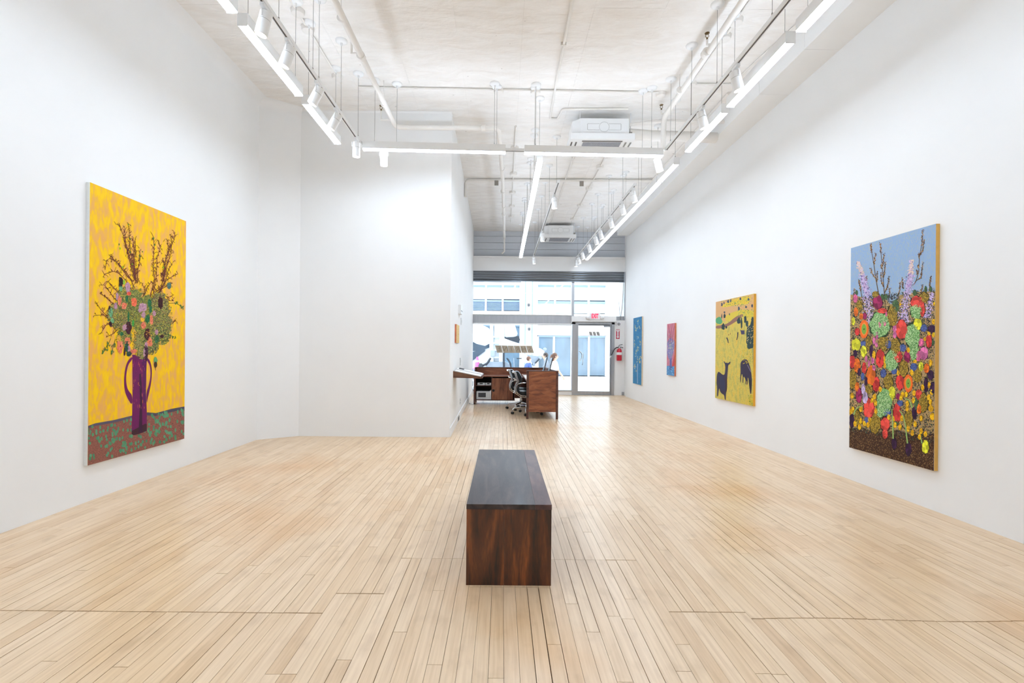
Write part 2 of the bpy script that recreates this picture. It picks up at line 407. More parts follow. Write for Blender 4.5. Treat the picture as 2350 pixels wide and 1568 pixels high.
for i in range(len(xs)):
    x0 = xs[i]; x1 = min(x0 + 0.722, 3.64)
    for j in range(len(ys) - 1):
        if ys[j] > 7.1 and x1 < -0.95: continue
        o = bpy.data.objects.new('ceiling_panel', cme); COL.objects.link(o); o.parent = ceiling
        g = 0.0006
        o.location = (x0 + g, ys[j] + g, CEIL + rng.random() * 0.0015); o.scale = (x1 - x0 - 2 * g, ys[j + 1] - ys[j] - 2 * g, 1)
# plaster bulkhead along the right wall, three boxed lengths with fine joints
for k, (a, c) in enumerate(((BACK, 5.06), (5.064, 5.95), (5.954, 13.32))):
    struct(MB().prism([(3.19, a), (XR(a), a), (XR(c), c), (3.19 + 0.0 * c, c)], 2, 4.53, CEIL).build('trim_%d' % (k + 1), 'trim_white'))

# storefront wall above the glazing
wf = struct(box('wall_front', 'wall_paint', -1.1, 4.05, FRONT - 0.02, FRONT + 0.25, 3.6, 4.03))
z = 4.03
mat('board_shade_grey', (214, 218, 224), 0.6, var=0.03, scale=4, stretch=(0.2, 1, 1))  # the shade on the set-back boards is put into this grey
for h in (0.235, 0.195, 0.19, 0.16):
    box('board', 'board_shade_grey', -1.1, 4.05, FRONT + 0.12 , FRONT + 0.25, z + 0.004, z + h - 0.004, wf, bev=0.004); z += h
box('ledge', 'trim_white', -1.1, 4.0, FRONT - 0.06, FRONT + 0.25, 3.985, 4.03, wf)
struct(box('wall_pier', 'wall_paint', 3.262, 3.66, FRONT - 0.04, FRONT + 0.2, -0.0, 2.19))
box('skirting', 'steel', 3.49, 3.60, FRONT - 0.055, FRONT - 0.04, 0, 0.1, bpy.data.objects['wall_pier'])
struct(box('trim_4', 'trim_white', 3.56, 4.05, 13.525, FRONT + 0.02, 0, CEIL))
mat('brick_grey', (188, 194, 202), 0.8, var=0.06, scale=6)
wr = struct(box('wall_reveal', 'brick_grey', 3.62, 3.9, FRONT + 0.1, FRONT + 0.9, 2.3, 3.6))
# ------------------------------------------------------------------ storefront: window, door, shutter
w1 = struct(thing('window_1', None, None, (0.5, FRONT, 0))); del_ = None
FY0, FY1 = FRONT, FRONT + 0.09
def wpart(n, m, x0, x1, z0, z1, p, y0=FY0, y1=FY1, bev=0.003): return box(n, m, x0, x1, y0, y1, z0, z1, p, bev)
wpart('transom_beam', 'steel', -0.95, 2.0, 2.075, 2.31, w1, FRONT - 0.10, FRONT + 0.1)
wpart('transom_cap', 'trim_white', -0.95, 2.0, 2.31, 2.335, w1, FRONT - 0.13, FRONT + 0.1)
wpart('transom_lip', 'trim_white', -0.95, 2.0, 2.05, 2.075, w1, FRONT - 0.12, FRONT + 0.1)
wpart('mullion', 'steel', 2.015, 2.09, 2.3, 3.62, w1)
wpart('side_frame', 'steel', -0.95, -0.87, 0.0, 3.62, w1)
wpart('side_frame', 'steel', 3.54, 3.6, 2.26, 3.62, w1)
wpart('head_frame', 'steel', -0.95, 3.6, 3.56, 3.62, w1)
wpart('sill', 'trim_white', -0.95, 2.03, -0.0, 0.11, w1, FRONT - 0.06, FRONT + 0.12)
wpart('sill_cap', 'steel', -0.95, 2.03, 0.11, 0.14, w1, FRONT - 0.08, FRONT + 0.12)
wpart('head_rail', 'steel', 2.09, 3.6, 2.285, 2.31, w1)
wpart('rail', 'steel', 3.27, 3.6, 2.19, 2.285, w1)
for x0, x1, z0, z1 in ((-0.87, 2.015, 2.335, 3.56), (2.09, 3.54, 2.31, 3.56), (-0.87, 2.03, 0.14, 2.05)):
    box('pane', 'shop_glass', x0, x1, FRONT + 0.045, FRONT + 0.053, z0, z1, w1)
d1 = struct(thing('door_1', None, None, (2.64, FRONT, 0)))
box('frame_post', 'steel', 2.03, 2.125, FRONT - 0.07, FRONT + 0.1, 0, 2.125, d1, 0.003)
box('frame_post', 'steel', 3.175, 3.262, FRONT - 0.07, FRONT + 0.1, 0, 2.125, d1, 0.003)
box('frame_head', 'steel', 2.03, 3.262, FRONT - 0.07, FRONT + 0.1, 2.065, 2.135, d1, 0.003)
box('header_box', 'trim_white', 1.985, 3.27, FRONT - 0.24, FRONT + 0.02, 2.135, 2.285, d1, 0.004)
box('threshold', 'steel', 2.03, 3.262, FRONT - 0.09, FRONT + 0.12, 0, 0.02, d1, 0.003)
leaf = box('door_leaf', 'steel', 2.13, 2.215, FRONT - 0.02, FRONT + 0.03, 0.022, 2.06, d1, 0.003)
leaf2 = box('door_stile', 'steel', 3.143, 3.172, FRONT - 0.02, FRONT + 0.03, 0.022, 2.06, d1, 0.003)
box('bottom_rail', 'steel', 2.215, 3.143, FRONT - 0.02, FRONT + 0.03, 0.022, 0.11, d1, 0.003)
box('top_rail', 'device_grey', 2.215, 3.143, FRONT - 0.02, FRONT + 0.03, 2.035, 2.062, d1, 0.002)
box('pane', 'shop_glass', 2.215, 3.143, FRONT + 0.0, FRONT + 0.008, 0.11, 2.035, d1)
box('door_closer', 'steel', 2.95, 3.14, FRONT - 0.07, FRONT - 0.02, 1.985, 2.03, d1, 0.004)
c = Vector((2.235, FRONT - 0.06, 1.14))
tube('pull_handle', 'chrome', [c + Vector((0.085 * math.sin(t), 0, 0.13 * math.cos(t))) for t in [math.radians(a) for a in range(0, 181, 15)]], 0.012, d1)
tube('push_bar', 'chrome', [(2.36, FRONT - 0.02, 1.22), (2.36, FRONT - 0.06, 1.2), (2.34, FRONT - 0.06, 0.9), (2.34, FRONT - 0.02, 0.88)], 0.011, d1)
# roller shutter: ribbed slats pulled up to the head
sh = thing('roller_shutter', 'ribbed grey steel roller shutter rolled up under the white storefront header', 'shutter', (1.35, FRONT, 3.3))
for k in range(4):
    z0 = 3.33 + k * 0.069
    pr = [(FRONT - 0.035 - 0.022 * math.sin(math.pi * t), z0 + 0.066 * t) for t in [i / 8 for i in range(9)]] + [(FRONT - 0.02, z0 + 0.066), (FRONT - 0.02, z0)]
    MB().prism(pr, 0, -0.9, 3.53).build('slat', 'shutter_steel', sh, True)
box('bottom_bar', 'shutter_steel', -0.9, 3.53, FRONT - 0.065, FRONT - 0.015, 3.295, 3.328, sh, 0.004)
box('guide_rail', 'steel', 3.535, 3.585, FRONT - 0.08, FRONT - 0.01, 2.2, 3.6, sh, 0.003)
b = MB()
rng = random.Random(2)
tube('pull_chain', 'wire_grey', [(3.50, FRONT - .1, 3.3), (3.49, FRONT - .1, 2.9), (3.46, FRONT - .1, 2.5), (3.42, FRONT - .1, 2.22), (3.44, FRONT - .1, 2.2)], 0.008, sh, 6)
ca = tag(tube('hanging_cable', 'cable_grey', [(3.32, FRONT - .06, 3.28), (3.36, FRONT - .06, 2.9), (3.40, FRONT - .06, 2.5), (3.43, FRONT - .06, 2.26)], 0.006, None, 6), 'thin grey cable hanging from the shutter above the door pier', 'cable')
# small wall items by the door
ex = thing('exit_sign', 'lit white exit sign with red letters and two emergency lamps above the door', 'sign', (2.7, FRONT - .25, 2.2))
ec = at_d(1365, 726, FRONT - 0.26)
box('housing', 'sign_white', ec.x - .15, ec.x + .15, FRONT - .275, FRONT - .24, ec.z - .09, ec.z + .09, ex, .008)
def text_mesh(name, body, size, m, parent, M, depth=0.004, shear=0.0, space=1.0, bold=0.0):
    cu = bpy.data.curves.new(name, 'FONT'); cu.body = body; cu.size = size; cu.extrude = depth; cu.shear = shear
    cu.align_x = 'CENTER'; cu.align_y = 'CENTER'; cu.space_character = space; cu.offset = bold; cu.resolution_u = 3
    t = bpy.data.objects.new(name, cu); COL.objects.link(t)
    bpy.context.view_layer.update()
    me = bpy.data.meshes.new_from_object(t.evaluated_get(bpy.context.evaluated_depsgraph_get()))
    bpy.data.objects.remove(t)
    me.transform(M); me.materials.clear(); me.materials.append(MATS[m]); me.name = name
    if M.determinant() < 0: me.flip_normals()
    return link(name, me, parent)
def facing(x, y, z, sx=1.0, sz=1.0):        # text standing in the XZ plane, readable from -Y
    return Matrix.Translation((x, y, z)) @ Matrix.Rotation(math.pi / 2, 4, 'X') @ Matrix.Diagonal((sx, sz, 1, 1))
emitter('exit_red', srgb((214, 24, 70)), 0.9); MATS['exit_red'].cycles.emission_sampling = 'NONE'
text_mesh('exit_lettering', 'EXIT', 0.155, 'exit_red', ex, facing(ec.x, FRONT - .278, ec.z - 0.002, 0.62, 1.15), 0.002, bold=0.004)
for s in (-1, 1):
    MB().lathe([(0.02, 0), (0.06, 0.01), (0.062, 0.05), (0.045, 0.1), (0.012, 0.115)], (ec.x + s * .15, FRONT - .27, ec.z - .04), (s, 0, 0.05), 14).build('emergency_lamp', 'fixture_white', ex, True)
fs = thing('extinguisher_sign', 'small red and white arrow sign above the fire extinguisher', 'sign', (3.37, FRONT - .045, 1.6))
sc_ = at_d(1418, 767, FRONT - .045)
box('plate', 'sign_red', sc_.x - .05, sc_.x + .05, FRONT - .047, FRONT - .0405, sc_.z - .14, sc_.z + .14, fs)
b = MB(); y_ = FRONT - .0475
b.prism([(sc_.x - .022, sc_.z + .07), (sc_.x - .022, sc_.z - .075), (sc_.x - .042, sc_.z - .075), (sc_.x, sc_.z - .13), (sc_.x + .042, sc_.z - .075), (sc_.x + .022, sc_.z - .075), (sc_.x + .022, sc_.z + .07), (sc_.x + .042, sc_.z + .09), (sc_.x + .042, sc_.z + .13), (sc_.x - .042, sc_.z + .13), (sc_.x - .042, sc_.z + .09)], 1, y_ - .0015, y_)
b.build('arrow', 'sign_white', fs)
text_mesh('heading', 'FIRE', 0.042, 'sign_red', fs, facing(sc_.x, y_ - .0018, sc_.z + .108, .8, .9), 0.0005)
text_mesh('sign_words', 'EXTINGUISHER', 0.03, 'device_grey', fs, Matrix.Translation((sc_.x, y_ - .0018, sc_.z)) @ Matrix.Rotation(math.pi / 2, 4, 'X') @ Matrix.Rotation(-math.pi / 2, 4, 'Z') @ Matrix.Diagonal((.68, .8, 1, 1)), 0.0005)
eb = at_d(1420, 744, FRONT - .045)
ab = thing('alarm_button', 'small square white alarm plate with a grey ring on the pier', 'alarm', (eb.x, FRONT - .045, eb.z))
box('plate', 'sign_white', eb.x - .06, eb.x + .06, FRONT - .055, FRONT - .04, eb.z - .055, eb.z + .055, ab, .004)
MB().lathe([(.035, 0), (.035, .012), (.022, .016)], (eb.x, FRONT - .055, eb.z), (0, -1, 0), 16).build('ring', 'device_grey', ab, True)
MB().lathe([(.02, .012), (.016, .02)], (eb.x, FRONT - .055, eb.z), (0, -1, 0), 12).build('button', 'sign_white', ab, True)
# fire extinguisher
q = at_d(1421, 814, FRONT - .12)
fe = thing('fire_extinguisher', 'red fire extinguisher with white label and black hose hung on the pier', 'extinguisher', (q.x, FRONT - .12, q.z - .18))
zb = q.z - .18; fx, fy = q.x, FRONT - .125
MB().lathe([(.05, 0), (.072, .006), (.075, .02), (.075, .26), (.068, .31), (.045, .345), (.022, .36)], (fx, fy, zb), seg=20).build('cylinder', 'red_paint', fe, True)
MB().lathe([(.0762, .17), (.0762, .245)], (fx, fy, zb), seg=20).build('paper_label', 'sign_white', fe, True)
MB().lathe([(.02, .355), (.024, .37), (.02, .40)], (fx, fy, zb), seg=12).build('valve', 'chrome', fe, True)
tube('carry_handle', 'black_plastic', [(fx - .02, fy, zb + .40), (fx + .05, fy - .01, zb + .395), (fx + .11, fy - .01, zb + .375)], .009, fe)
tube('squeeze_lever', 'black_plastic', [(fx - .02, fy, zb + .41), (fx - .0, fy, zb + .45), (fx + .09, fy, zb + .475)], .009, fe)
tube('hose', 'black_plastic', bez((fx - .02, fy, zb + .385), (fx - .14, fy - .02, zb + .40), (fx - .16, fy - .02, zb + .30), (fx - .235, fy - .03, zb + .15), 10), .013, fe)
tube('nozzle', 'chrome', [(fx - .235, fy - .03, zb + .15), (fx - .275, fy - .03, zb + .09)], [.013, .017], fe)
box('bracket', 'steel', fx - .03, fx + .03, FRONT - .055, FRONT - .04, zb + .05, zb + .34, fe)
# mirrored lettered tiles on the window, plain tiles on the door glass
ws = thing('window_sign', 'row of slanted beige lettered tiles seen from behind on the shop window', 'sign', (.3, FRONT + .04, 1.2))
tl, tr = at_d(1136, 793, FRONT + .04), at_d(1221, 794.5, FRONT + .04)
tw = (tr.x - tl.x) / 6; zt, zb_ = tl.z, tl.z - .215; sl = .065
for k, ch in enumerate('ENIRHS'):
    x0 = tl.x + k * tw
    MB().prism([(x0, zt), (x0 + tw - .006, zt), (x0 + tw - .006 + sl, zb_), (x0 + sl, zb_)], 1, FRONT + .038, FRONT + .0445).build('tile', 'sign_tile', ws)
    Ms = Matrix(((1, 0, -sl / .215, 0), (0, 1, 0, 0), (0, 0, 1, 0), (0, 0, 0, 1)))
    M = Matrix.Translation((x0 + tw / 2 + sl / 2, FRONT + .0365, (zt + zb_) / 2)) @ Ms @ Matrix.Rotation(math.pi / 2, 4, 'X') @ Matrix.Diagonal((-1.0, 1.05, 1, 1))
    text_mesh('letter', ch, .19, 'sign_letter', ws, M, .0008)
ds = thing('door_sign', 'three small slanted grey tiles on the door glass', 'sign', (2.75, FRONT - .003, 1.75))
tl = at_d(1351, 761.5, FRONT); 
for k in range(3):
    x0 = tl.x + k * .108
    MB().prism([(x0, tl.z), (x0 + .085, tl.z), (x0 + .12, tl.z - .115), (x0 + .035, tl.z - .115)], 1, FRONT - .007, FRONT - .001).build('tile', 'door_tile', ds)

# ------------------------------------------------------------------ the street outside (sidewalk is lower than the floor)
GZ = -0.45
mat('concrete', (222, 224, 226), 0.85, var=0.05, scale=2)
mat('asphalt', (170, 174, 178), 0.85, var=0.08, scale=10)
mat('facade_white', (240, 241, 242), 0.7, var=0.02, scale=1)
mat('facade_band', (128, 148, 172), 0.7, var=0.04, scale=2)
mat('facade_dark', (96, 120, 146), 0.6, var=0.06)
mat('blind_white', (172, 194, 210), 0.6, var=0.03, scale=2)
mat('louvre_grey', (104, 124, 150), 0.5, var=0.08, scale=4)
mat('dark_room', (70, 88, 104), 0.7, var=0.3, scale=1.2)
struct(box('sidewalk_near', 'concrete', -14, 18, FRONT + .14, 17.6, GZ - .3, GZ))
struct(box('road', 'asphalt', -14, 18, 17.6, 22.0, GZ - .4, GZ - .13))
struct(box('sidewalk_far', 'concrete', -14, 18, 22.0, 27.0, GZ - .3, GZ))
struct(box('step', 'concrete', 1.9, 3.4, FRONT + .14, FRONT + .5, GZ, -0.22))
D = 27.0
bl = thing('street_building', 'white building across the street with blinds in tall divided windows', 'building', (2.5, D, GZ))
def fp(px, py): return at_d(px, py, D)
bx = {}
def bay(xa, xb, mull, rows, glassm, depth=.35, sill=True):
    """one window bay: rows of (ytop,ybottom,material) pixel bands with mullions at pixel x"""
    edges = [xa] + mull + [xb]
    for (yt, yb, mname) in rows:
        for i in range(len(edges) - 1):
            a = fp(edges[i], yt); c_ = fp(edges[i + 1], yb)
            w = box('window', mname, a.x + .04, c_.x - .04, D + depth - .02, D + depth + .04, c_.z + .03, a.z - .03, bl)
    for i, e in enumerate(edges):
        a = fp(e, rows[0][0]); c_ = fp(e, rows[-1][1])
        box('mullion', 'facade_white', a.x - .05, a.x + .05, D + depth - .14, D + depth + .02, c_.z, a.z, bl)
    for (yt, yb, _) in rows:
        a = fp(xa, yt); c_ = fp(xb, yt)
        box('window_rail', 'facade_band', a.x, c_.x, D + depth - .12, D + depth + .02, a.z - .04, a.z + .05, bl)
# masonry piers and bands between the bays
def pier(xa, xb, z0, z1, m='facade_white', y0=D, y1=D + .6):
    a = fp(xa, 750).x; c_ = fp(xb, 750).x
    box('pier', m, a, c_, y0, y1, z0, z1, bl, .01)
TOPZ = 9.0
pier(1195, 1233, GZ, TOPZ); pier(1394, 1440, GZ, TOPZ); pier(930, 1038, GZ, TOPZ)
def band(ya, yb, xa, xb, m='facade_white', y0=D + .02, y1=D + .6):
    a = fp(xa, ya); c_ = fp(xb, yb)
    box('spandrel', m, a.x, c_.x, y0, y1, c_.z, a.z, bl, .008)
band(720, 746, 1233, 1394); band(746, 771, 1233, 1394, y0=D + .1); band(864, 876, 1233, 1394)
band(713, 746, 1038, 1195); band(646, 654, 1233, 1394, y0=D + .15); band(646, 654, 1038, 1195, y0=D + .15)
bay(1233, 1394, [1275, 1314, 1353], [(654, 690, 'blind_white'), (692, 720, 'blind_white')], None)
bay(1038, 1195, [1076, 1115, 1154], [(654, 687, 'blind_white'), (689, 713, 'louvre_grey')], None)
mat('shop_dark', (84, 106, 124), 0.12, var=0.35, scale=0.9, spec=0.9, stretch=(1, 1, .5))
bay(1235, 1393, [1272, 1313, 1353], [(772, 864, 'shop_dark')], None, depth=.3)
bay(1038, 1195, [1090, 1142], [(746, 864, 'shop_dark')], None, depth=.3)
# louvre blades in the left bay
for e0, e1 in ((1038, 1076), (1076, 1115), (1115, 1154), (1154, 1195)):
    for k in range(7):
        a = fp(e0, 692 + k * 3); c_ = fp(e1, 692 + k * 3)
        box('louvre', 'facade_band', a.x + .08, c_.x - .08, D + .26, D + .33, a.z - .025, a.z, bl)
# storey above, seen only as a strip under the shutter, then plain wall
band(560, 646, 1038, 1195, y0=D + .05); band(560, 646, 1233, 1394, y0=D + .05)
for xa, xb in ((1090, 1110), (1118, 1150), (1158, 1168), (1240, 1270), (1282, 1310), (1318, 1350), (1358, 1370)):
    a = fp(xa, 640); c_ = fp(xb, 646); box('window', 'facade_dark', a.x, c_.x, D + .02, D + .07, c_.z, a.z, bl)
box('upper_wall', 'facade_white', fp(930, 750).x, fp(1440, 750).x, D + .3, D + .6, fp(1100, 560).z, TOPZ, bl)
for y_, x_ in ((699, 1213), (754, 1214)):
    a = fp(x_, y_)
    MB().lathe([(.04, 0), (.075, .03), (.08, .13), (.06, .17)], (a.x, D - .14, a.z - .13), seg=12).build('wall_lamp', 'device_grey', bl, True)
for x_ in (1206, 1222):
    a = fp(x_, 660); tube('downpipe', 'facade_band', [(a.x, D - .03, 6.0), (a.x, D - .03, GZ)], .035, bl, 8)
box('rear_wall', 'dark_room', fp(1030, 750).x, fp(1400, 750).x, D + .7, D + .9, GZ, TOPZ, bl)
# buildings either side along the far kerb so the street does not end in the void
for sx, (xa, xb, hh, lab) in enumerate(((-13.5, -6.0, 8.0, 'pale plain building at the left end of the far kerb'), (7.3, 17.0, 8.0, 'pale plain building at the right end of the far kerb'))):
    nb = thing('neighbour_building', lab, 'building', ((xa + xb) / 2, D + .3, GZ))
    box('wall', 'facade_white', xa, xb, D + .1, D + 1.5, GZ, hh, nb, .02)
    for k in range(4):
        for r in range(2):
            x0 = xa + .7 + k * (xb - xa - 1) / 4
            box('window', 'facade_dark', x0, x0 + 1.1, D + .06, D + .12, .5 + r * 3.3, 2.5 + r * 3.3, nb)
# ------------------------------------------------------------------ linear pendant lights, tracks, spotlights
LZ0, LZ1 = 3.88, 3.985
def wire(parent, x, y, z0, canopy=True):
    MB().tube([(x, y, z0), (x, y, CEIL - .015)], .0022, 6).build('suspension_wire', 'wire_grey', parent)
    tube('wire_grip', 'wire_grey', [(x, y, z0 - .002), (x, y, z0 + .035)], .006, parent, 8)
    if canopy:
        MB().lathe([(.066, 0), (.064, -.012), (.05, -.024), (.012, -.03), (.009, -.06)], (x, y, CEIL), seg=18).build('ceiling_canopy', 'fixture_white', parent, True)
def linear(p0, p1, label, group, lens='led_diffuser'):
    p0, p1 = Vector(p0), Vector(p1); L = (p1 - p0).length; mid = (p0 + p1) / 2
    ang = math.atan2(p1.y - p0.y, p1.x - p0.x)
    t = thing('linear_light', label, 'light', (mid.x, mid.y, LZ0), group)
    M = Matrix.Translation((p0.x, p0.y, 0)) @ Matrix.Rotation(ang, 4, 'Z')
    box('housing', 'fixture_white', 0, L, -.042, .042, LZ0 + .013, LZ1, t, 0, M)
    u_ = MB(); u_.quad([M @ Vector(q_) for q_ in ((.03, -.03, LZ1 + .001), (L - .03, -.03, LZ1 + .001), (L - .03, .03, LZ1 + .001), (.03, .03, LZ1 + .001))]); u_.build('ceiling_fill_strip', 'ceiling_fill_dim' if lens == 'led_diffuser_dim' else 'ceiling_fill', t)  # added glowing strip on the housing top, fills in light on the ceiling
    pr = [(.041 * math.cos(a), LZ0 + .0125 + .0125 * math.sin(a)) for a in [math.radians(180 + k * 45) for k in range(5)]]
    MB().prism(pr, 0, .004, L - .004).build('diffuser', lens, t).data.transform(M)
    for s in (0, L):
        e = .003 if s == 0 else -.003
        box('end_cap', 'fixture_white', min(s, s + e), max(s, s + e), -.042, .042, LZ0 + .001, LZ0 + .013, t, 0, M)
    for f in (.08, .92):
        q = p0.lerp(p1, f); wire(t, q.x, q.y, LZ1)
    return t
LX, RXX, MX = -2.11, 2.385, 0.49
lrow = [(5.03, 6.01), (3.81, 4.87), (2.62, 3.67), (1.43, 2.48), (0.24, 1.29), (-0.95, 0.10), (-2.14, -1.09), (-3.3, -2.28)]
for k, (a, c_) in enumerate(lrow):
    linear((LX, a, 0), (LX, c_, 0), 'white linear pendant light in the left row, %s from the cross lights' % ORD[k], 'left row of linear lights')
rrow = [(5.137, 6.158), (3.968, 5.017), (2.79, 3.83), (1.6, 2.65), (0.4, 1.45), (-0.8, 0.25), (-2.0, -0.95), (-3.2, -2.15)]
for k, (a, c_) in enumerate(rrow):
    linear((RXX, a, 0), (RXX, c_, 0), 'white linear pendant light in the near right row, %s from the cross lights' % ORD[k], 'near right row of linear lights', 'led_diffuser_soft')
frow = [(6.563, 7.262)] + [(7.29 + k * 1.043, 7.29 + k * 1.043 + 1.037) for k in range(6)]
for k, (a, c_) in enumerate(frow):
    linear((RXX, a, 0), (RXX, c_, 0), 'white linear pendant light in the far right row, %s beyond the cross lights' % ORD[k], 'far right row of linear lights', 'led_diffuser_dim')
for k in range(6):
    a = 6.51 + k * 1.133
    linear((MX, a, 0), (MX, a + 1.127, 0), 'white linear pendant light in the middle row over the desk, %s beyond the cross lights' % ORD[k], 'middle row of linear lights', 'led_diffuser_dim')
linear((-1.836, 6.178, 0), (0.018, 6.249, 0), 'long white linear light hung crosswise, left one of the pair', 'cross lights')
linear((0.265, 6.257, 0), (2.104, 6.317, 0), 'long white linear light hung crosswise, right one of the pair', 'cross lights')
# tracks
TZ0, TZ1 = 3.945, 3.98
def track(p0, p1, label, wires):
    p0, p1 = Vector(p0), Vector(p1); L = (p1 - p0).length; ang = math.atan2(p1.y - p0.y, p1.x - p0.x)
    t = thing('light_track', label, 'light track', ((p0.x + p1.x) / 2, (p0.y + p1.y) / 2, TZ0))
    M = Matrix.Translation((p0.x, p0.y, 0)) @ Matrix.Rotation(ang, 4, 'Z')
    box('rail', 'fixture_white', 0, L, -.018, .018, TZ0, TZ1, t, 0, M)
    box('slot', 'dark_slot', .01, L - .01, -.007, .007, TZ0 - .0015, TZ0, t, 0, M)
    for s in (0, L): box('end_cap', 'fixture_white', s - .012, s + .012, -.02, .02, TZ0 - .004, TZ1 + .003, t, 0, M)
    for w in wires:
        q = p0 + (p1 - p0).normalized() * w; wire(t, q.x, q.y, TZ1)
    return t
LTX, RTX, FTX, MTX = -1.86, 2.135, 2.1, 0.862
track((LTX, -3.5, 0), (LTX, 6.15, 0), 'white lighting track running along the left row of linear lights', [7.4, 8.1, 8.25, 8.9, 9.54])
track((RTX, -3.5, 0), (RTX, 6.25, 0), 'white lighting track running along the near right row of linear lights', [7.3, 8.28, 8.93, 9.6])
track((-1.84, 6.255, 0), (2.11, 6.395, 0), 'white lighting track running crosswise behind the two cross lights', [.42, 1.74, 2.25, 3.7])
track((FTX, 7.6, 0), (FTX, 13.75, 0), 'white lighting track running along the far right row of linear lights', [.8, 1.9, 3.0, 3.7, 4.9, 5.8])
track((MTX, 7.48, 0), (MTX, 13.62, 0), 'white lighting track running over the desk beside the middle row', [.3, 1.5, 2.4, 3.3, 4.3, 5.5])
def spot(x, y, aim, label, group, lit=True):
    """cylinder head under an adapter, turned towards aim"""
    t = thing('track_spotlight', label, 'spotlight', (x, y, TZ0), group)
    box('adapter', 'fixture_white', x - .017, x + .017, y - .05, y + .05, TZ0 - .03, TZ0 - .002, t, .003)
    tube('stem', 'fixture_white', [(x, y, TZ0 - .03), (x, y, TZ0 - .055)], .01, t, 8)
    a = (Vector(aim) - Vector((x, y, TZ0 - .13))).normalized()
    piv = Vector((x, y, TZ0 - .105)); u = a.cross(Vector((0, 0, 1))).normalized()
    for s in (-1, 1):
        MB().tube([Vector((x, y, TZ0 - .052)), Vector((x, y, TZ0 - .055)) + u * s * .054, piv + u * s * .052], .005, 6).build('yoke', 'fixture_white', t)
    c0 = piv - a * .055
    MB().lathe([(.040, 0), (.0465, .006), (.0465, .062)], c0, a, 20).build('rear_housing', 'fixture_white', t, True)
    MB().lathe([(.0445, .062), (.0445, .065)], c0, a, 20).build('barrel_joint', 'wire_grey', t)  # recessed grey ring between rear housing and barrel
    MB().lathe([(.0465, .065), (.047, .18), (.042, .18), (.040, .166)], c0, a, 20).build('front_barrel', 'fixture_white', t, True)
    MB().lathe([(.039, .1665), (.039, .168)], c0, a, 16).build('lens', 'spot_lens', t)
    li = bpy.data.lights.new('lamp', 'SPOT'); li.energy = SPOT_W; li.color = (1, .93, .84); li.spot_size = math.radians(62); li.spot_blend = .9; li.shadow_soft_size = .03
    lo = bpy.data.objects.new('lamp', li); COL.objects.link(lo)
    lo.matrix_world = Matrix.Translation(c0 + a * .2) @ a.to_track_quat('-Z', 'Y').to_matrix().to_4x4(); put(lo, t)
for k, y in enumerate((5.98, 5.255, 4.725, 4.087, 3.674)):
    spot(LTX, y, (-3.45, y - .05, (0, .9, .6, -.6, -2.6)[k]) if k else (-2.0, 6.3, -.5), 'white cylinder spotlight on the left track, %s from the cross lights' % ORD[k], 'left track spotlights')
spot(-1.587, 6.264, (-1.587, 7.0, -2.0), 'white cylinder spotlight pointing down at the left end of the cross track', 'cross track spotlights')
spot(2.07, 6.394, (3.5, 6.9, -1.0), 'white cylinder spotlight at the right end of the cross track', 'cross track spotlights')
for k, y in enumerate((5.14, 4.392)):
    spot(RTX, y, (3.55, y + .1, -1.6), 'white cylinder spotlight on the near right track, %s from the cross lights' % ORD[k], 'near right track spotlights')
for k, y in enumerate((7.72, 8.42, 9.32, 10.28, 10.82, 11.65, 12.6, 13.25, 13.66)):
    spot(FTX, y, (3.52, y + .15, -1.2) if k < 8 else (2.1, 13.7, 0), 'white cylinder spotlight on the far right track, %s beyond the cross lights' % ORD[k], 'far right track spotlights')
for k, y in enumerate((8.09, 10.54, 13.3)):
    spot(MTX, y, (1.1, y + .2, 0), 'white cylinder spotlight on the track over the desk, %s beyond the cross lights' % ORD[k], 'middle track spotlights')

# ------------------------------------------------------------------ pipes, conduits, sprinklers on the ceiling
def pipe_thing(name, label, cat, pts, r, m='pipe_white', seg=10):
    p = [Vector(q) for q in pts]
    t = thing(name, label, cat, tuple(p[0]))
    # round the corners
    out = [p[0]]
    for i in range(1, len(p) - 1):
        a = (p[i - 1] - p[i]).normalized(); c_ = (p[i + 1] - p[i]).normalized(); rr = min(r * 3, (p[i] - p[i - 1]).length * .4, (p[i + 1] - p[i]).length * .4)
        for k in range(6):
            s = k / 5; q = (p[i] + a * rr) * (1 - s) ** 2 + p[i] * 2 * s * (1 - s) + (p[i] + c_ * rr) * s * s; out.append(q)
    out.append(p[-1])
    MB().tube(out, r, seg).build('pipe_run', m, t, True)
    return t, p
def collars(t, pts, r):
    for a, d in pts:
        d = Vector(d).normalized(); a = Vector(a)
        MB().lathe([(r * 1.0, -.035), (r * 1.35, -.03), (r * 1.35, .03), (r * 1.0, .035)], a, d, 12).build('coupling', 'pipe_white', t, True)
def hanger(t, x, y, z, r):
    tube('hanger_rod', 'pipe_white', [(x, y, z + r), (x, y, CEIL)], .005, t, 6)
    MB().lathe([(r + .002, -.012), (r + .006, -.012), (r + .006, .012), (r + .002, .012)], (x, y, z), (0, 1, 0), 14).build('hanger_ring', 'pipe_white', t, True)
def sprinkler(x, y, z, label, frompipe):
    t = thing('fire_sprinkler', label, 'sprinkler', (x, y, z), 'ceiling sprinkler heads')
    tube('riser', 'pipe_white', [frompipe, (x, y, frompipe[2]), (x, y, z)], .014, t, 8)
    tube('body', 'brass', [(x, y, z), (x, y, z + .025)], [.012, .009], t, 8)
    for s in (-1, 1): tube('frame_arm', 'brass', [(x, y, z + .02), (x + s * .018, y, z + .035), (x + s * .016, y, z + .055), (x, y, z + .07)], .0035, t, 6)
    MB().lathe([(.004, 0), (.026, .003), (.026, .006), (.004, .008)], (x, y, z + .068), seg=12).build('deflector', 'brass', t)
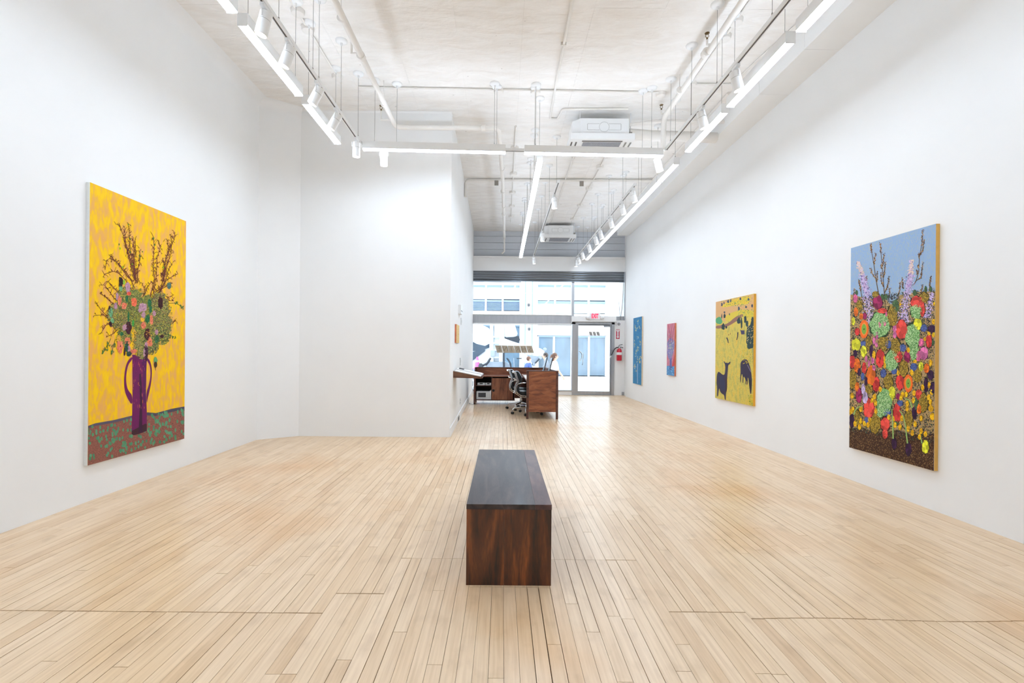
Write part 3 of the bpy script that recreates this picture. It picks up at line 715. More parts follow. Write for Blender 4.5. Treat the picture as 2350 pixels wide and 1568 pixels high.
t, p = pipe_thing('sprinkler_pipe', 'white painted sprinkler pipe turning across before the middle wall and on to the front', 'pipe', [(-1.6, BACK + .05, 4.5), (-1.565, 6.86, 4.5), (-.085, 6.86, 4.5), (-.02, 9.0, 4.5), (.03, 13.6, 4.5)], .034)
collars(t, [((-1.585, 3.4, 4.5), (0, 1, 0)), ((-1.575, 5.2, 4.5), (0, 1, 0)), ((-.06, 7.6, 4.5), (0, 1, 0)), ((-.02, 9.6, 4.5), (0, 1, 0)), ((0.0, 11.2, 4.5), (0, 1, 0)), ((-.3, 6.86, 4.5), (1, 0, 0))], .034)
tube('drop_leg', 'pipe_white', [(.03, 13.6, 4.52), (.03, 13.6, 4.12), (-.04, 13.62, 4.06)], .022, t)
for q in ((-1.59, 4.6), (-1.58, 6.2), (-.03, 8.4), (0, 10.6), (.02, 12.6)): hanger(t, q[0], q[1], 4.5, .034)
t, p = pipe_thing('sprinkler_pipe', 'white painted sprinkler pipe running along the ceiling beside the right bulkhead', 'pipe', [(2.15, BACK + .05, 4.6), (2.255, 6.72, 4.6), (2.255, 6.74, 4.15)], .036)
collars(t, [((2.22, 5.25, 4.6), (0, 1, 0)), ((2.2, 3.2, 4.6), (0, 1, 0))], .036)
for q in (4.3, 6.0): hanger(t, 2.21, q, 4.6, .036)
sprinkler(-1.68, 5.2, 4.665, 'small brass sprinkler head on the left ceiling pipe, nearer one', (-1.575, 5.2, 4.53))
sprinkler(-1.74, 6.7, 4.655, 'small brass sprinkler head on the left ceiling pipe, farther one', (-1.568, 6.7, 4.53))
sprinkler(2.19, 5.15, 4.68, 'small brass sprinkler head on the right ceiling pipe, nearer one', (2.225, 5.15, 4.63))
sprinkler(2.2, 6.66, 4.68, 'small brass sprinkler head on the right ceiling pipe, farther one', (2.25, 6.66, 4.63))
def conduit(label, pts, r=.014, boxes=(), straps=()):
    t, p = pipe_thing('conduit', label, 'conduit', pts, r)
    for (x, y) in boxes:
        MB().lathe([(.07, 0), (.068, -.02), (.062, -.045), (.05, -.05)], (x, y, CEIL), seg=16).build('junction_box', 'pipe_white', t, True)
    for (x, y) in straps: box('strap', 'pipe_white', x - .03, x + .03, y - .012, y + .012, CEIL - 2 * r - .005, CEIL, t)
    return t
zc = CEIL - .016
conduit('thin white conduit along the ceiling above the left row of lights', [(-2.15, BACK + .1, zc), (-2.15, 6.25, zc)], .013, [(-2.15, 4.92), (-2.15, 5.18), (-2.15, 6.1)])
conduit('thin white conduit crossing the ceiling above the cross lights', [(-1.95, 6.33, zc), (2.18, 6.40, zc)], .012, [(-.08, 6.39), (.415, 6.395), (2.115, 6.44)], [(-1.2, 6.345), (.9, 6.375)])
conduit('thin white conduit along the middle of the near ceiling', [(.655, BACK + .1, zc), (.67, 6.3, zc), (.685, 7.15, zc), (.80, 7.16, zc), (.84, 6.86, zc), (1.78, 6.84, zc)], .015, (), [(.66, 3.2), (.665, 5.4)])
conduit('thin white conduit along the ceiling above the near right row of lights', [(2.43, BACK + .1, zc), (2.43, 6.2, zc)], .013, [(2.43, 5.0), (2.43, 5.26), (2.43, 6.19)])
conduit('short white conduit branch on the ceiling by the right bulkhead', [(2.43, 6.19, zc), (2.95, 6.19, zc), (3.1, 5.0, zc), (3.1, 2.0, zc)], .012)
conduit('white conduit along the ceiling between the two air conditioners', [(1.25, 7.6, zc), (1.255, 9.6, zc), (1.28, 12.9, zc)], .015, (), [(1.25, 8.6), (1.26, 11.2)])
t = conduit('thick white pipe crossing the far ceiling and bending down the corridor wall', [(XC(9.7) + .03, 9.72, 4.42), (XC(9.7) + .03, 9.72, 4.765), (3.0, 9.66, 4.765)], .03)
for xx in (-.15, .62, 1.58): box('pipe_bracket', 'wire_grey', xx - .04, xx + .04, 9.645, 9.66, 4.64, 4.74, t)
conduit('thin white conduit along the far ceiling left of the middle lights', [(.18, 7.4, zc), (.20, 12.9, zc)], .012, [(.183, 8.2), (.187, 9.4), (.19, 10.5), (.195, 11.5), (.2, 12.4)])
conduit('thin white conduit along the far ceiling left of the far right track', [(1.82, 7.9, zc), (1.84, 12.9, zc)], .012, [(1.82, 9.0), (1.825, 10.2), (1.83, 11.4), (1.84, 12.6)])
conduit('thin white conduit along the ceiling at the foot of the bulkhead', [(3.02, 6.4, zc), (3.04, 13.2, zc)], .02)
# duct beside the air conditioner
t = thing('insulated_duct', 'round white insulated pipe from the first air conditioner to the bulkhead', 'pipe', (1.9, 7.1, 4.5))
MB().tube([(1.84, 7.05, 4.52), (2.2, 7.1, 4.52), (3.19, 7.15, 4.52)], .075, 14).build('duct_run', 'pipe_white', t, True)
tube('drain_pipe', 'pipe_white', [(1.84, 6.98, 4.62), (2.2, 6.9, 4.64), (3.19, 6.9, 4.64)], .025, t)
# ------------------------------------------------------------------ ceiling air conditioners
def cassette(x0, x1, y0, z0, z1, label):
    t = thing('air_conditioner', label, 'air conditioner', ((x0 + x1) / 2, y0 + .3, z0), 'ceiling air conditioners')
    w = x1 - x0; c_ = .11; dp = .5
    MB().prism([(x0 + c_, y0), (x1 - c_ * .3, y0), (x1, y0 + c_ * .8), (x1, y0 + dp), (x0, y0 + dp), (x0, y0 + c_)], 2, z0 + .04, z1).build('body', 'fixture_white', t)
    pz0, pz1 = z0 - .06, z0 + .035
    p = box('face_panel', 'fixture_white', x0 - .05, x1 + .05, y0 - .05, y0 + dp + .03, pz0, pz1, t, .012)
    mat('grille_grey', (150, 152, 160), .5, var=.5, scale=220, detail=1)
    box('intake_grille', 'grille_grey', x0 + .15, x1 - .13, y0 + .05, y0 + dp - .08, pz0 - .006, pz0 + .002, p)
    for yy in (y0 + .0,): box('air_slot', 'dark_slot', x0 + .13, x1 - .12, yy, yy + .03, pz0 - .003, pz0 + .002, p)
    for xx in (x0 - .025, x0 + .04, x1 - .07, x1 + .0): box('louvre', 'dark_slot' if xx < x0 + .1 else 'wire_grey', xx, xx + .022, y0 + .05, y0 + dp - .08, pz0 - .004, pz0 + .002, p)
    # embossed knock-outs on the front side
    b = MB(); cx, cz = (x0 + x1) / 2 + .03, (z0 + z1) / 2 + .01; yy = y0 - .001
    rr = (z1 - z0) * .27
    n = 26
    for k in range(n):
        a0, a1 = 2 * math.pi * k / n, 2 * math.pi * (k + .62) / n
        b.tube([(cx + rr * math.cos(a), yy, cz + rr * math.sin(a)) for a in (a0, a1)], .0022, 4)
    hw, hh = w * .29, rr * .62
    for k in range(8):
        for s in (-1, 1):
            xa = cx + s * (rr + (hw - rr) * k / 8); xb = cx + s * (rr + (hw - rr) * (k + .7) / 8)
            for zz in (cz - hh, cz + hh): b.tube([(xa, yy, zz), (xb, yy, zz)], .0022, 4)
    for s in (-1, 1): b.tube([(cx + s * hw, yy, cz - hh), (cx + s * hw, yy, cz + hh)], .0022, 4)
    o = b.build('embossed_mark', 'wire_grey', t); o['kind'] = 'stuff'
    box('seam', 'dark_slot', x0 + .1, x1 - .02, y0 - .0015, y0 + .002, z0 + .036, z0 + .044, t)
    for xx, yy in ((x0 + .1, y0 + .03), (x1 + .02, y0 + .1), (x0 + .05, y0 + dp - .03), (x1 - .05, y0 + dp - .03)):
        tube('hanger_rod', 'fixture_white', [(xx, yy, z0 + .1), (xx, yy, CEIL)], .006, t, 6)
    box('mount_bracket', 'wire_grey', x1, x1 + .035, y0 + .06, y0 + .14, z0 + .06, z0 + .1, t)
    return t
cassette(1.003, 1.84, 6.9, 4.41, 4.675, 'white ceiling cassette air conditioner just behind the cross lights')
cassette(1.128, 1.938, 13.0, 4.437, 4.72, 'white ceiling cassette air conditioner at the far end near the storefront')
# ------------------------------------------------------------------ walnut bench
bn = thing('bench', 'long dark walnut box bench in the middle of the floor', 'bench', (.045, 3.33, 0))
BX0, BX1, BY0, BY1, BZ = -.191, .280, 2.62, 4.05, .448
box('top_board', 'walnut_top', BX0, .188, BY0 - .004, BY1, BZ - .028, BZ, bn, .0015)
wood('walnut_sap', (62, 40, 40), (84, 56, 54), (104, 74, 68), 1, rough=.5, coat=.12)
box('top_board', 'walnut_sap', .1882, BX1, BY0 - .004, BY1, BZ - .028, BZ, bn, .0015)
for y0, y1 in ((BY0, BY0 + .03), (BY1 - .03, BY1)):
    box('end_board', 'walnut_bench', BX0 + .001, .02, y0, y1, 0, BZ - .029, bn, .0012)
    box('end_board', 'walnut_bench', .0202, BX1 - .001, y0, y1, 0, BZ - .029, bn, .0012)
for x0 in (BX0 + .004, BX1 - .030):
    box('side_board', 'walnut_y', x0, x0 + .026, BY0 + .031, BY1 - .031, .0, BZ - .029, bn, .002)
# ------------------------------------------------------------------ reception desk (L-shaped)
dk = thing('reception_desk', 'L-shaped walnut reception desk with open shelf and herringbone end panel', 'desk', (.4, 10.4, 0))
# wing towards the camera
wx0, wx1, wy0, wy1, wz = .46, 1.058, 8.93, 11.75, .912
for xx in (wx0, wx1 - .042): box('leg', 'desk_frame', xx, xx + .042, wy0, wy0 + .042, 0, wz - .012, dk, .003)
box('leg', 'desk_frame', wx1 - .042, wx1, wy1 - .05, wy1, 0, .86, dk, .003)
ep = box('end_panel_core', 'desk_frame', wx0 + .042, wx1 - .042, wy0 + .012, wy0 + .03, .135, wz - .014, dk)
# herringbone veneer: slanted strips cut to the panel, mirrored about mid height
px0, px1, pz0, pz1 = wx0 + .043, wx1 - .043, .137, wz - .016
zm = (pz0 + pz1) / 2 + .02
def clip_poly(poly, f):
    out = []
    for i in range(len(poly)):
        a, c_ = poly[i], poly[(i + 1) % len(poly)]; fa, fc = f(a), f(c_)
        if fa >= 0: out.append(a)
        if (fa >= 0) != (fc >= 0):
            t_ = fa / (fa - fc); out.append((a[0] + (c_[0] - a[0]) * t_, a[1] + (c_[1] - a[1]) * t_))
    return out
def wood_slant(name, ang):
    m = wood(name, (98, 48, 30), (136, 76, 46), (166, 102, 64), 0, rough=.36)
    mp = [n for n in m.node_tree.nodes if n.type == 'MAPPING'][0]; mp.inputs['Rotation'].default_value = (0, ang, 0)
    return m
wood_slant('veneer_up', .45); wood_slant('veneer_down', -.45)
for up in (1, -1):
    sl_ = .5 * up; zz = pz0 - .6
    k = 0
    while zz < pz1 + .6:
        q = [(px0, zz), (px1, zz + sl_ * (px1 - px0)), (px1, zz + .118 + sl_ * (px1 - px0)), (px0, zz + .118)]
        if up > 0: q = clip_poly(q, lambda p: p[1] - zm); q = clip_poly(q, lambda p: pz1 - p[1]) if len(q) > 2 else q
        else: q = clip_poly(q, lambda p: zm - p[1] - .0008); q = clip_poly(q, lambda p: p[1] - pz0) if len(q) > 2 else q
        if len(q) > 2: MB().prism(q, 1, wy0 + .006, wy0 + .0118).build('veneer_strip', 'veneer_up' if up > 0 else 'veneer_down', dk)
        zz += .12; k += 1
box('end_cap_rail', 'desk_frame', wx0, wx1, wy0, wy0 + .042, wz - .014, wz, dk, .003)
box('outer_panel', 'desk_z', wx1 - .03, wx1 - .006, wy0 + .042, wy1 - .05, .135, .895, dk)
MB().prism([(wy0 + .042, wz - .014), (wy1, .852), (wy1, .866), (wy0 + .042, wz)], 0, wx1 - .042, wx1).build('outer_rail', 'desk_frame', dk)
box('wing_top', 'desk_x', wx0 + .01, wx1 - .03, wy0 + .042, wy1 - .05, .685, .715, dk, .003)
mat('desk_laminate', (226, 226, 226), .35, var=.01)
box('wing_mat', 'desk_laminate', wx0 + .03, wx1 - .05, wy0 + .1, 10.9, .715, .719, dk)
# drawer pedestal under the wing
pd = box('pedestal', 'desk_frame', .42, .62, 10.75, 11.25, .06, .68, dk, .003)
# back section facing the camera
sx0, sx1, sy0, sy1 = -.672, wx1, 11.23, 11.83
box('leg', 'desk_frame', sx0, sx0 + .042, sy0, sy0 + .042, 0, .64, dk, .003)
box('leg', 'desk_frame', sx0, sx0 + .042, sy1 - .042, sy1, 0, .852, dk, .003)
box('leg', 'desk_frame', sx1 - .042, sx1, sy1 - .042, sy1, 0, .852, dk, .003)
box('back_panel', 'desk_x', sx0 + .042, sx1 - .042, sy1 - .03, sy1 - .006, .10, .852, dk)
box('back_rail', 'desk_frame', sx0, sx1, sy1 - .045, sy1, .852, .868, dk, .003)
box('side_rail', 'desk_frame', sx0, sx0 + .042, sy0, sy1, .64, .655, dk, .002)
box('worktop', 'desk_x', sx0, wx0 + .01, sy0 - .005, sy1 - .03, .655, .683, dk, .003)
box('side_gallery', 'desk_frame', sx0, sx0 + .03, sy1 - .25, sy1 - .04, .683, .868, dk, .002)
# cabinet under the worktop: open shelf on the left, sliding door on the right
cz0, cz1 = .115, .645
box('cabinet_floor', 'desk_frame', sx0 + .03, .30, sy0 + .02, sy1 - .03, cz0 - .02, cz0, dk)
box('cabinet_side', 'desk_frame', sx0 + .03, sx0 + .045, sy0 + .02, sy1 - .03, cz0, cz1, dk)
box('cabinet_divider', 'desk_frame', -.255, -.238, sy0 + .02, sy1 - .03, cz0, cz1, dk)
mat('cabinet_dark', (22, 14, 12), .6, var=.15)
box('cabinet_back', 'cabinet_dark', sx0 + .045, .30, sy1 - .06, sy1 - .045, cz0, cz1, dk)
box('shelf', 'desk_frame', sx0 + .045, -.255, sy0 + .05, sy1 - .06, .435, .450, dk)
dr = box('cabinet_door', 'desk_z', -.240, .255, sy0 + .004, sy0 + .02, cz0, .628, dk, .002)
MB().lathe([(.025, 0), (.03, .004), (.022, .006)], (-.205, sy0 + .004, .335), (0, -1, 0), 16).build('finger_pull', 'cabinet_dark', dr, True)
box('cabinet_side', 'desk_frame', .285, .30, sy0 + .02, sy1 - .03, cz0, cz1, dk)
# things in the shelf
def device(name, label, x0, x1, y0, y1, z0, z1, group=None):
    t = thing(name, label, 'device', ((x0 + x1) / 2, (y0 + y1) / 2, z0), group)
    box('case', 'device_white', x0, x1, y0, y1, z0, z1, t, .006)
    w = x1 - x0; box('display_slot', 'black_plastic', x0 + w * .3, x0 + w * .72, y0 - .002, y0 + .004, z0 + (z1 - z0) * .48, z1 - .004, t)
    for k in range(3): MB().lathe([(.004, 0), (.004, .003)], (x0 + w * (.08 + .06 * k), y0, z0 + .02), (0, -1, 0), 8).build('button', 'device_grey', t)
device('media_box', 'flat white electronic box on the desk shelf, left of the two', -.59, -.41, sy0 + .09, sy0 + .33, .4505, .506, 'boxes on the desk shelf')
device('media_box', 'flat white electronic box on the desk shelf, right of the two', -.40, -.262, sy0 + .09, sy0 + .33, .4505, .505, 'boxes on the desk shelf')
pr = thing('printer', 'white desktop printer on the cabinet floor of the desk', 'printer', (-.43, sy0 + .25, cz0 + .001))
box('case', 'device_white', -.61, -.29, sy0 + .06, sy0 + .42, cz0 + .001, cz0 + .19, pr, .01)
box('paper_recess', 'device_grey', -.565, -.385, sy0 + .056, sy0 + .075, cz0 + .06, cz0 + .16, pr, .003)
box('paper_tray', 'black_plastic', -.56, -.39, sy0 + .05, sy0 + .075, cz0 + .058, cz0 + .075, pr, .002)
box('control_panel', 'device_grey', -.545, -.51, sy0 + .052, sy0 + .06, cz0 + .105, cz0 + .135, pr)
box('side_cover', 'paper', -.288, -.258, sy0 + .06, sy0 + .4, cz0 + .001, cz0 + .21, pr, .004)
tag(tube('power_cable', 'cable_grey', bez((-.5, sy1 - .1, .09), (-.38, sy1 - .15, -.05), (-.55, sy0 + .3, .005), (-.62, sy0 + .05, .004), 10) + bez((-.62, sy0 + .05, .004), (-.68, sy0 - .1, .004), (-.8, sy0 + .1, .004), (-.8, sy0 + .35, .004), 8)[1:], .004, None, 6), 'thin grey power cable looping on the floor under the desk', 'cable')
# screens standing on the wing, seen edge-on
def screen(y, x, label):
    t = thing('monitor', label, 'monitor', (x, y, .719), 'monitors on the desk wing')
    M = Matrix.Translation((x, y, .80)) @ Matrix.Rotation(-.045, 4, 'Z') @ Matrix.Rotation(.24, 4, 'Y')
    box('screen_back', 'black_plastic', .0, .016, -.26, .26, 0, .36, t, .004, M)
    mat('screen_reflect', (196, 214, 230), .15, var=.05, scale=1)  # pale reflection on the screen is put into its base colour
    box('screen_panel', 'screen_reflect', -.006, 0, -.25, .25, .008, .352, t, 0, M)
    box('stand_neck', 'chrome', x + .01, x + .05, y - .04, y + .04, .727, .95, t, .003)
    box('stand_foot', 'chrome', x - .07, x + .1, y - .1, y + .1, .719, .727, t, .003)
screen(9.62, .915, 'thin black-backed monitor standing on the desk wing, right one')
screen(10.25, .865, 'thin black-backed monitor standing on the desk wing, left one')
# ------------------------------------------------------------------ office chairs
def chair(cx, cy, rz, label):
    t = thing('office_chair', label, 'chair', (cx, cy, 0), 'office chairs at the desk')
    def C(u, v, z): return (cx + u, cy + v, z)
    prof = [(-.235, .865), (-.215, .80), (-.185, .72), (-.175, .65), (-.20, .57), (-.215, .51), (-.19, .45), (-.13, .41), (-.04, .395), (.10, .40), (.24, .415)]
    # smooth profile
    pts = []
    for i in range(len(prof) - 1):
        p0 = prof[max(i - 1, 0)]; p1 = prof[i]; p2 = prof[i + 1]; p3 = prof[min(i + 2, len(prof) - 1)]
        for k in range(4):
            s = k / 4
            pts.append(tuple(.5 * (2 * p1[j] + (p2[j] - p0[j]) * s + (2 * p0[j] - 5 * p1[j] + 4 * p2[j] - p3[j]) * s * s + (3 * p1[j] - p0[j] - 3 * p2[j] + p3[j]) * s ** 3) for j in (0, 1)))
    pts.append(prof[-1])
    for v in (-.225, .225):
        for off in (0, -.035):
            MB().tube([C(u + off * (.6 if z > .46 else .1), v, z + (off * .9 if z < .5 else 0)) for u, z in pts], .0105, 8).build('side_rail', 'chrome', t, True)
    def pad(name, a, c_, th, half, bulge=0.0):
        b = MB(); n = len(pts); i0, i1 = int(a * (n - 1)), int(c_ * (n - 1)); rows = []
        for i in range(i0, i1 + 1):
            u, z = pts[i]; du = pts[min(i + 1, n - 1)][0] - pts[max(i - 1, 0)][0]; dz = pts[min(i + 1, n - 1)][1] - pts[max(i - 1, 0)][1]
            l = math.hypot(du, dz); nu, nz = -dz / l, du / l
            if nu < 0 and i < n * .6: pass
            f = math.sin(math.pi * (i - i0) / max(1, i1 - i0)) ** .5
            hh = th * (.35 + .65 * f)
            ring = []
            for (vv, k) in ((-half, 0), (-half, 1), (-half * .5, 1.15), (0, 1.2), (half * .5, 1.15), (half, 1), (half, 0)):
                ring.append(b.bm.verts.new(C(u + nu * hh * k, vv, z + nz * hh * k)))
            rows.append(ring)
        for i in range(len(rows) - 1):
            for k in range(7): b.bm.faces.new((rows[i][k], rows[i][(k + 1) % 7], rows[i + 1][(k + 1) % 7], rows[i + 1][k]))
        b.bm.faces.new(rows[0]); b.bm.faces.new(rows[-1][::-1])
        b.build(name, 'leather', t, True)
    pad('backrest_pad', .0, .36, .075, .215)
    pad('lumbar_shell', .36, .62, .05, .215)
    pad('seat_pad', .62, 1.0, .075, .215)
    for (u, z) in ((-.235, .865), (-.175, .66), (-.04, .385)):
        tube('cross_bar', 'chrome', [C(u - .03, -.225, z - .005), C(u - .05, 0, z - .005), C(u - .03, .225, z - .005)], .011, t)
    for v in (-.2, .2):
        tube('bar_end', 'chrome', [C(-.235, v, .845), C(-.30, v, .852)], .011, t); tube('bar_end', 'chrome', [C(-.18, v, .70), C(-.265, v, .71)], .011, t)
    tube('arm_loop', 'chrome', bez(C(-.205, -.228, .59), C(-.17, -.235, .66), C(-.05, -.235, .65), C(.0, -.235, .645), 8), .010, t)
    MB().lathe([(.026, .16), (.026, .30), (.018, .30), (.018, .36), (.06, .36), (.06, .385)], C(.02, 0, 0), seg=14).build('gas_column', 'chrome', t, True)
    tube('tilt_lever', 'chrome', [C(.02, -.04, .35), C(.0, -.16, .335), C(.03, -.2, .31)], .007, t)
    MB().lathe([(.05, .12), (.05, .17), (.03, .19)], C(.02, 0, 0), seg=14).build('base_hub', 'chrome', t, True)
    for k in range(5):
        a = rz + 2 * math.pi * k / 5; e = (.02 + .31 * math.cos(a), .31 * math.sin(a))
        MB().tube([C(.02 + .04 * math.cos(a), .04 * math.sin(a), .15), C(.02 + .27 * math.cos(a), .27 * math.sin(a), .125), C(e[0], e[1], .09), C(e[0], e[1], .065)], [.02, .015, .013, .011], 8).build('base_arm', 'chrome', t, True)
        for s in (-1, 1):
            n = Vector((-math.sin(a + .7), math.cos(a + .7), 0))
            MB().lathe([(.012, -.010), (.027, -.009), (.027, .009), (.012, .010)], Vector(C(e[0], e[1], .0275)) + n * s * .014, n, 14).build('caster', 'black_plastic', t, True)
chair(.50, 9.62, math.radians(188), 'black padded office chair with chrome frame, nearer of the two at the desk')
chair(.40, 10.40, math.radians(172), 'black padded office chair with chrome frame, farther of the two at the desk')
# ------------------------------------------------------------------ corridor wall: shelf, papers, small picture, switches
sy = (7.56, 8.22); xw = XC(7.8)
wsf = thing('wedge_shelf', 'sloping walnut wedge shelf fixed to the corridor wall', 'shelf', (xw + .2, 7.9, .84))
wood('shelf_walnut', (86, 52, 34), (116, 74, 48), (140, 94, 62), 0)
for y0 in (sy[0], sy[1] - .025):
    MB().prism([(xw, .848), (xw + .445, .838), (xw + .455, .862), (xw, .952)], 1, y0, y0 + .025).build('bracket', 'shelf_walnut', wsf)
MB().prism([(xw, .940), (xw + .455, .850), (xw + .457, .864), (xw, .954)], 1, sy[0] + .025, sy[1] - .025).build('shelf_board', 'shelf_walnut', wsf)
box('lip', 'desk_frame', xw + .455, xw + .468, sy[0], sy[1], .838, .89, wsf, .002)
def on_shelf(u0, u1, y0, y1, th, base=0.0):
    f = lambda u: .9558 - .1965 * u + base
    return MB().prism([(xw + u0, f(u0)), (xw + u1, f(u1)), (xw + u1 + .004, f(u1) + th), (xw + u0 + .004, f(u0) + th)], 1, y0, y1)
bk = tag(on_shelf(.02, .445, sy[0] + .01, sy[0] + .30, .012).build('paper_stack', 'paper'), 'thin white stack of sheets at the near side of the wall shelf', 'papers')
bk = tag(on_shelf(.02, .448, sy[0] + .32, sy[0] + .61, .03).build('catalogue', 'paper'), 'thicker white binder at the far side of the wall shelf', 'binder')
cl = tag(on_shelf(.06, .14, sy[0] + .40, sy[0] + .50, .015, .031).build('card_stack', 'device_grey'), 'small grey stack of cards lying on the white binder', 'cards')
def wallbox(name, label, cat, y, z, w, h, th, m, detail=None):
    xx = XC(y)
    t = thing(name, label, cat, (xx, y, z - h / 2))
    box('plate', m, xx + .001, xx + .001 + th, y - w / 2, y + w / 2, z - h / 2, z + h / 2, t, min(.004, th * .3))
    if detail == 'switch':
        for s in (-1, 1): box('rocker', 'device_white', xx + .001 + th, xx + .006 + th, y + s * w * .22 - .016, y + s * w * .22 + .016, z - .03, z + .03, t, .002)
    if detail == 'outlet':
        for s in (-1, 1): box('socket', 'device_grey', xx + .001 + th, xx + .003 + th, y - .015, y + .015, z + s * .025 - .012, z + s * .025 + .012, t)
    if detail == 'bar': box('slot', 'device_grey', xx + .001 + th, xx + .004 + th, y - w * .45, y + w * .45, z - h * .18, z - h * .1, t)
    return t
wallbox('alarm_strobe', 'small white wall strobe high on the corridor wall', 'alarm', 8.65, 2.02, .30, .16, .05, 'fixture_white', 'bar')
wallbox('light_switch', 'upper pale switch plate on the corridor wall above the shelf', 'switch', 9.15, 1.84, .12, .13, .012, 'device_white', 'switch')
wallbox('thermostat', 'lower pale control plate on the corridor wall above the shelf', 'thermostat', 9.0, 1.07, .10, .14, .016, 'device_white', 'switch')
wallbox('power_outlet', 'white power outlet low on the corridor wall', 'outlet', 9.05, .31, .075, .115, .008, 'device_white', 'outlet')
wallbox('floor_vent', 'dark rectangular vent cut in the corridor skirting', 'vent', 8.55, .055, .30, .075, .018, 'device_grey', 'bar')
# ------------------------------------------------------------------ paintings: stretched canvases with brushwork in paint relief
def attr_paint():
    m = bpy.data.materials.new('oil_paint'); m.use_nodes = True; MATS['oil_paint'] = m
    nt = m.node_tree; b = nt.nodes['Principled BSDF']; L = nt.links.new
    a = nt.nodes.new('ShaderNodeAttribute'); a.attribute_name = 'Col'
    nz = nt.nodes.new('ShaderNodeTexNoise'); nz.inputs['Scale'].default_value = 160; ge = nt.nodes.new('ShaderNodeNewGeometry'); L(ge.outputs['Position'], nz.inputs['Vector'])
    hs = nt.nodes.new('ShaderNodeHueSaturation'); mr = nt.nodes.new('ShaderNodeMapRange'); mr.inputs[3].default_value = .86; mr.inputs[4].default_value = 1.12
    L(nz.outputs['Fac'], mr.inputs[0]); L(mr.outputs[0], hs.inputs['Value']); L(a.outputs['Color'], hs.inputs['Color']); L(hs.outputs[0], b.inputs['Base Color'])
    b.inputs['Roughness'].default_value = .55; b.inputs['Specular IOR Level'].default_value = .3
attr_paint()
def ground_paint(name, cols, scale=(1, 1, 1), noise=6.0, detail=5.0, dist=.6):
    """painted ground: several pigments broken over each other"""
    m = bpy.data.materials.new(name); m.use_nodes = True; MATS[name] = m
    nt = m.node_tree; b = nt.nodes['Principled BSDF']; L = nt.links.new
    ge = nt.nodes.new('ShaderNodeNewGeometry'); mp = nt.nodes.new('ShaderNodeMapping'); mp.inputs['Scale'].default_value = scale
    nz = nt.nodes.new('ShaderNodeTexNoise'); nz.inputs['Scale'].default_value = noise; nz.inputs['Detail'].default_value = detail; nz.inputs['Distortion'].default_value = dist
    L(ge.outputs['Position'], mp.inputs[0]); L(mp.outputs[0], nz.inputs['Vector'])
    rp = nt.nodes.new('ShaderNodeValToRGB'); e = rp.color_ramp.elements
    pos = [.36 + .28 * i / (len(cols) - 1) for i in range(len(cols))]
    e[0].position = pos[0]; e[0].color = srgb(cols[0]) + (1,); e[1].position = pos[-1]; e[1].color = srgb(cols[-1]) + (1,)
    for p_, c_ in list(zip(pos, cols))[1:-1]: k = e.new(p_); k.color = srgb(c_) + (1,)
    L(nz.outputs['Fac'], rp.inputs[0]); L(rp.outputs[0], b.inputs['Base Color'])
    b.inputs['Roughness'].default_value = .6; b.inputs['Specular IOR Level'].default_value = .25
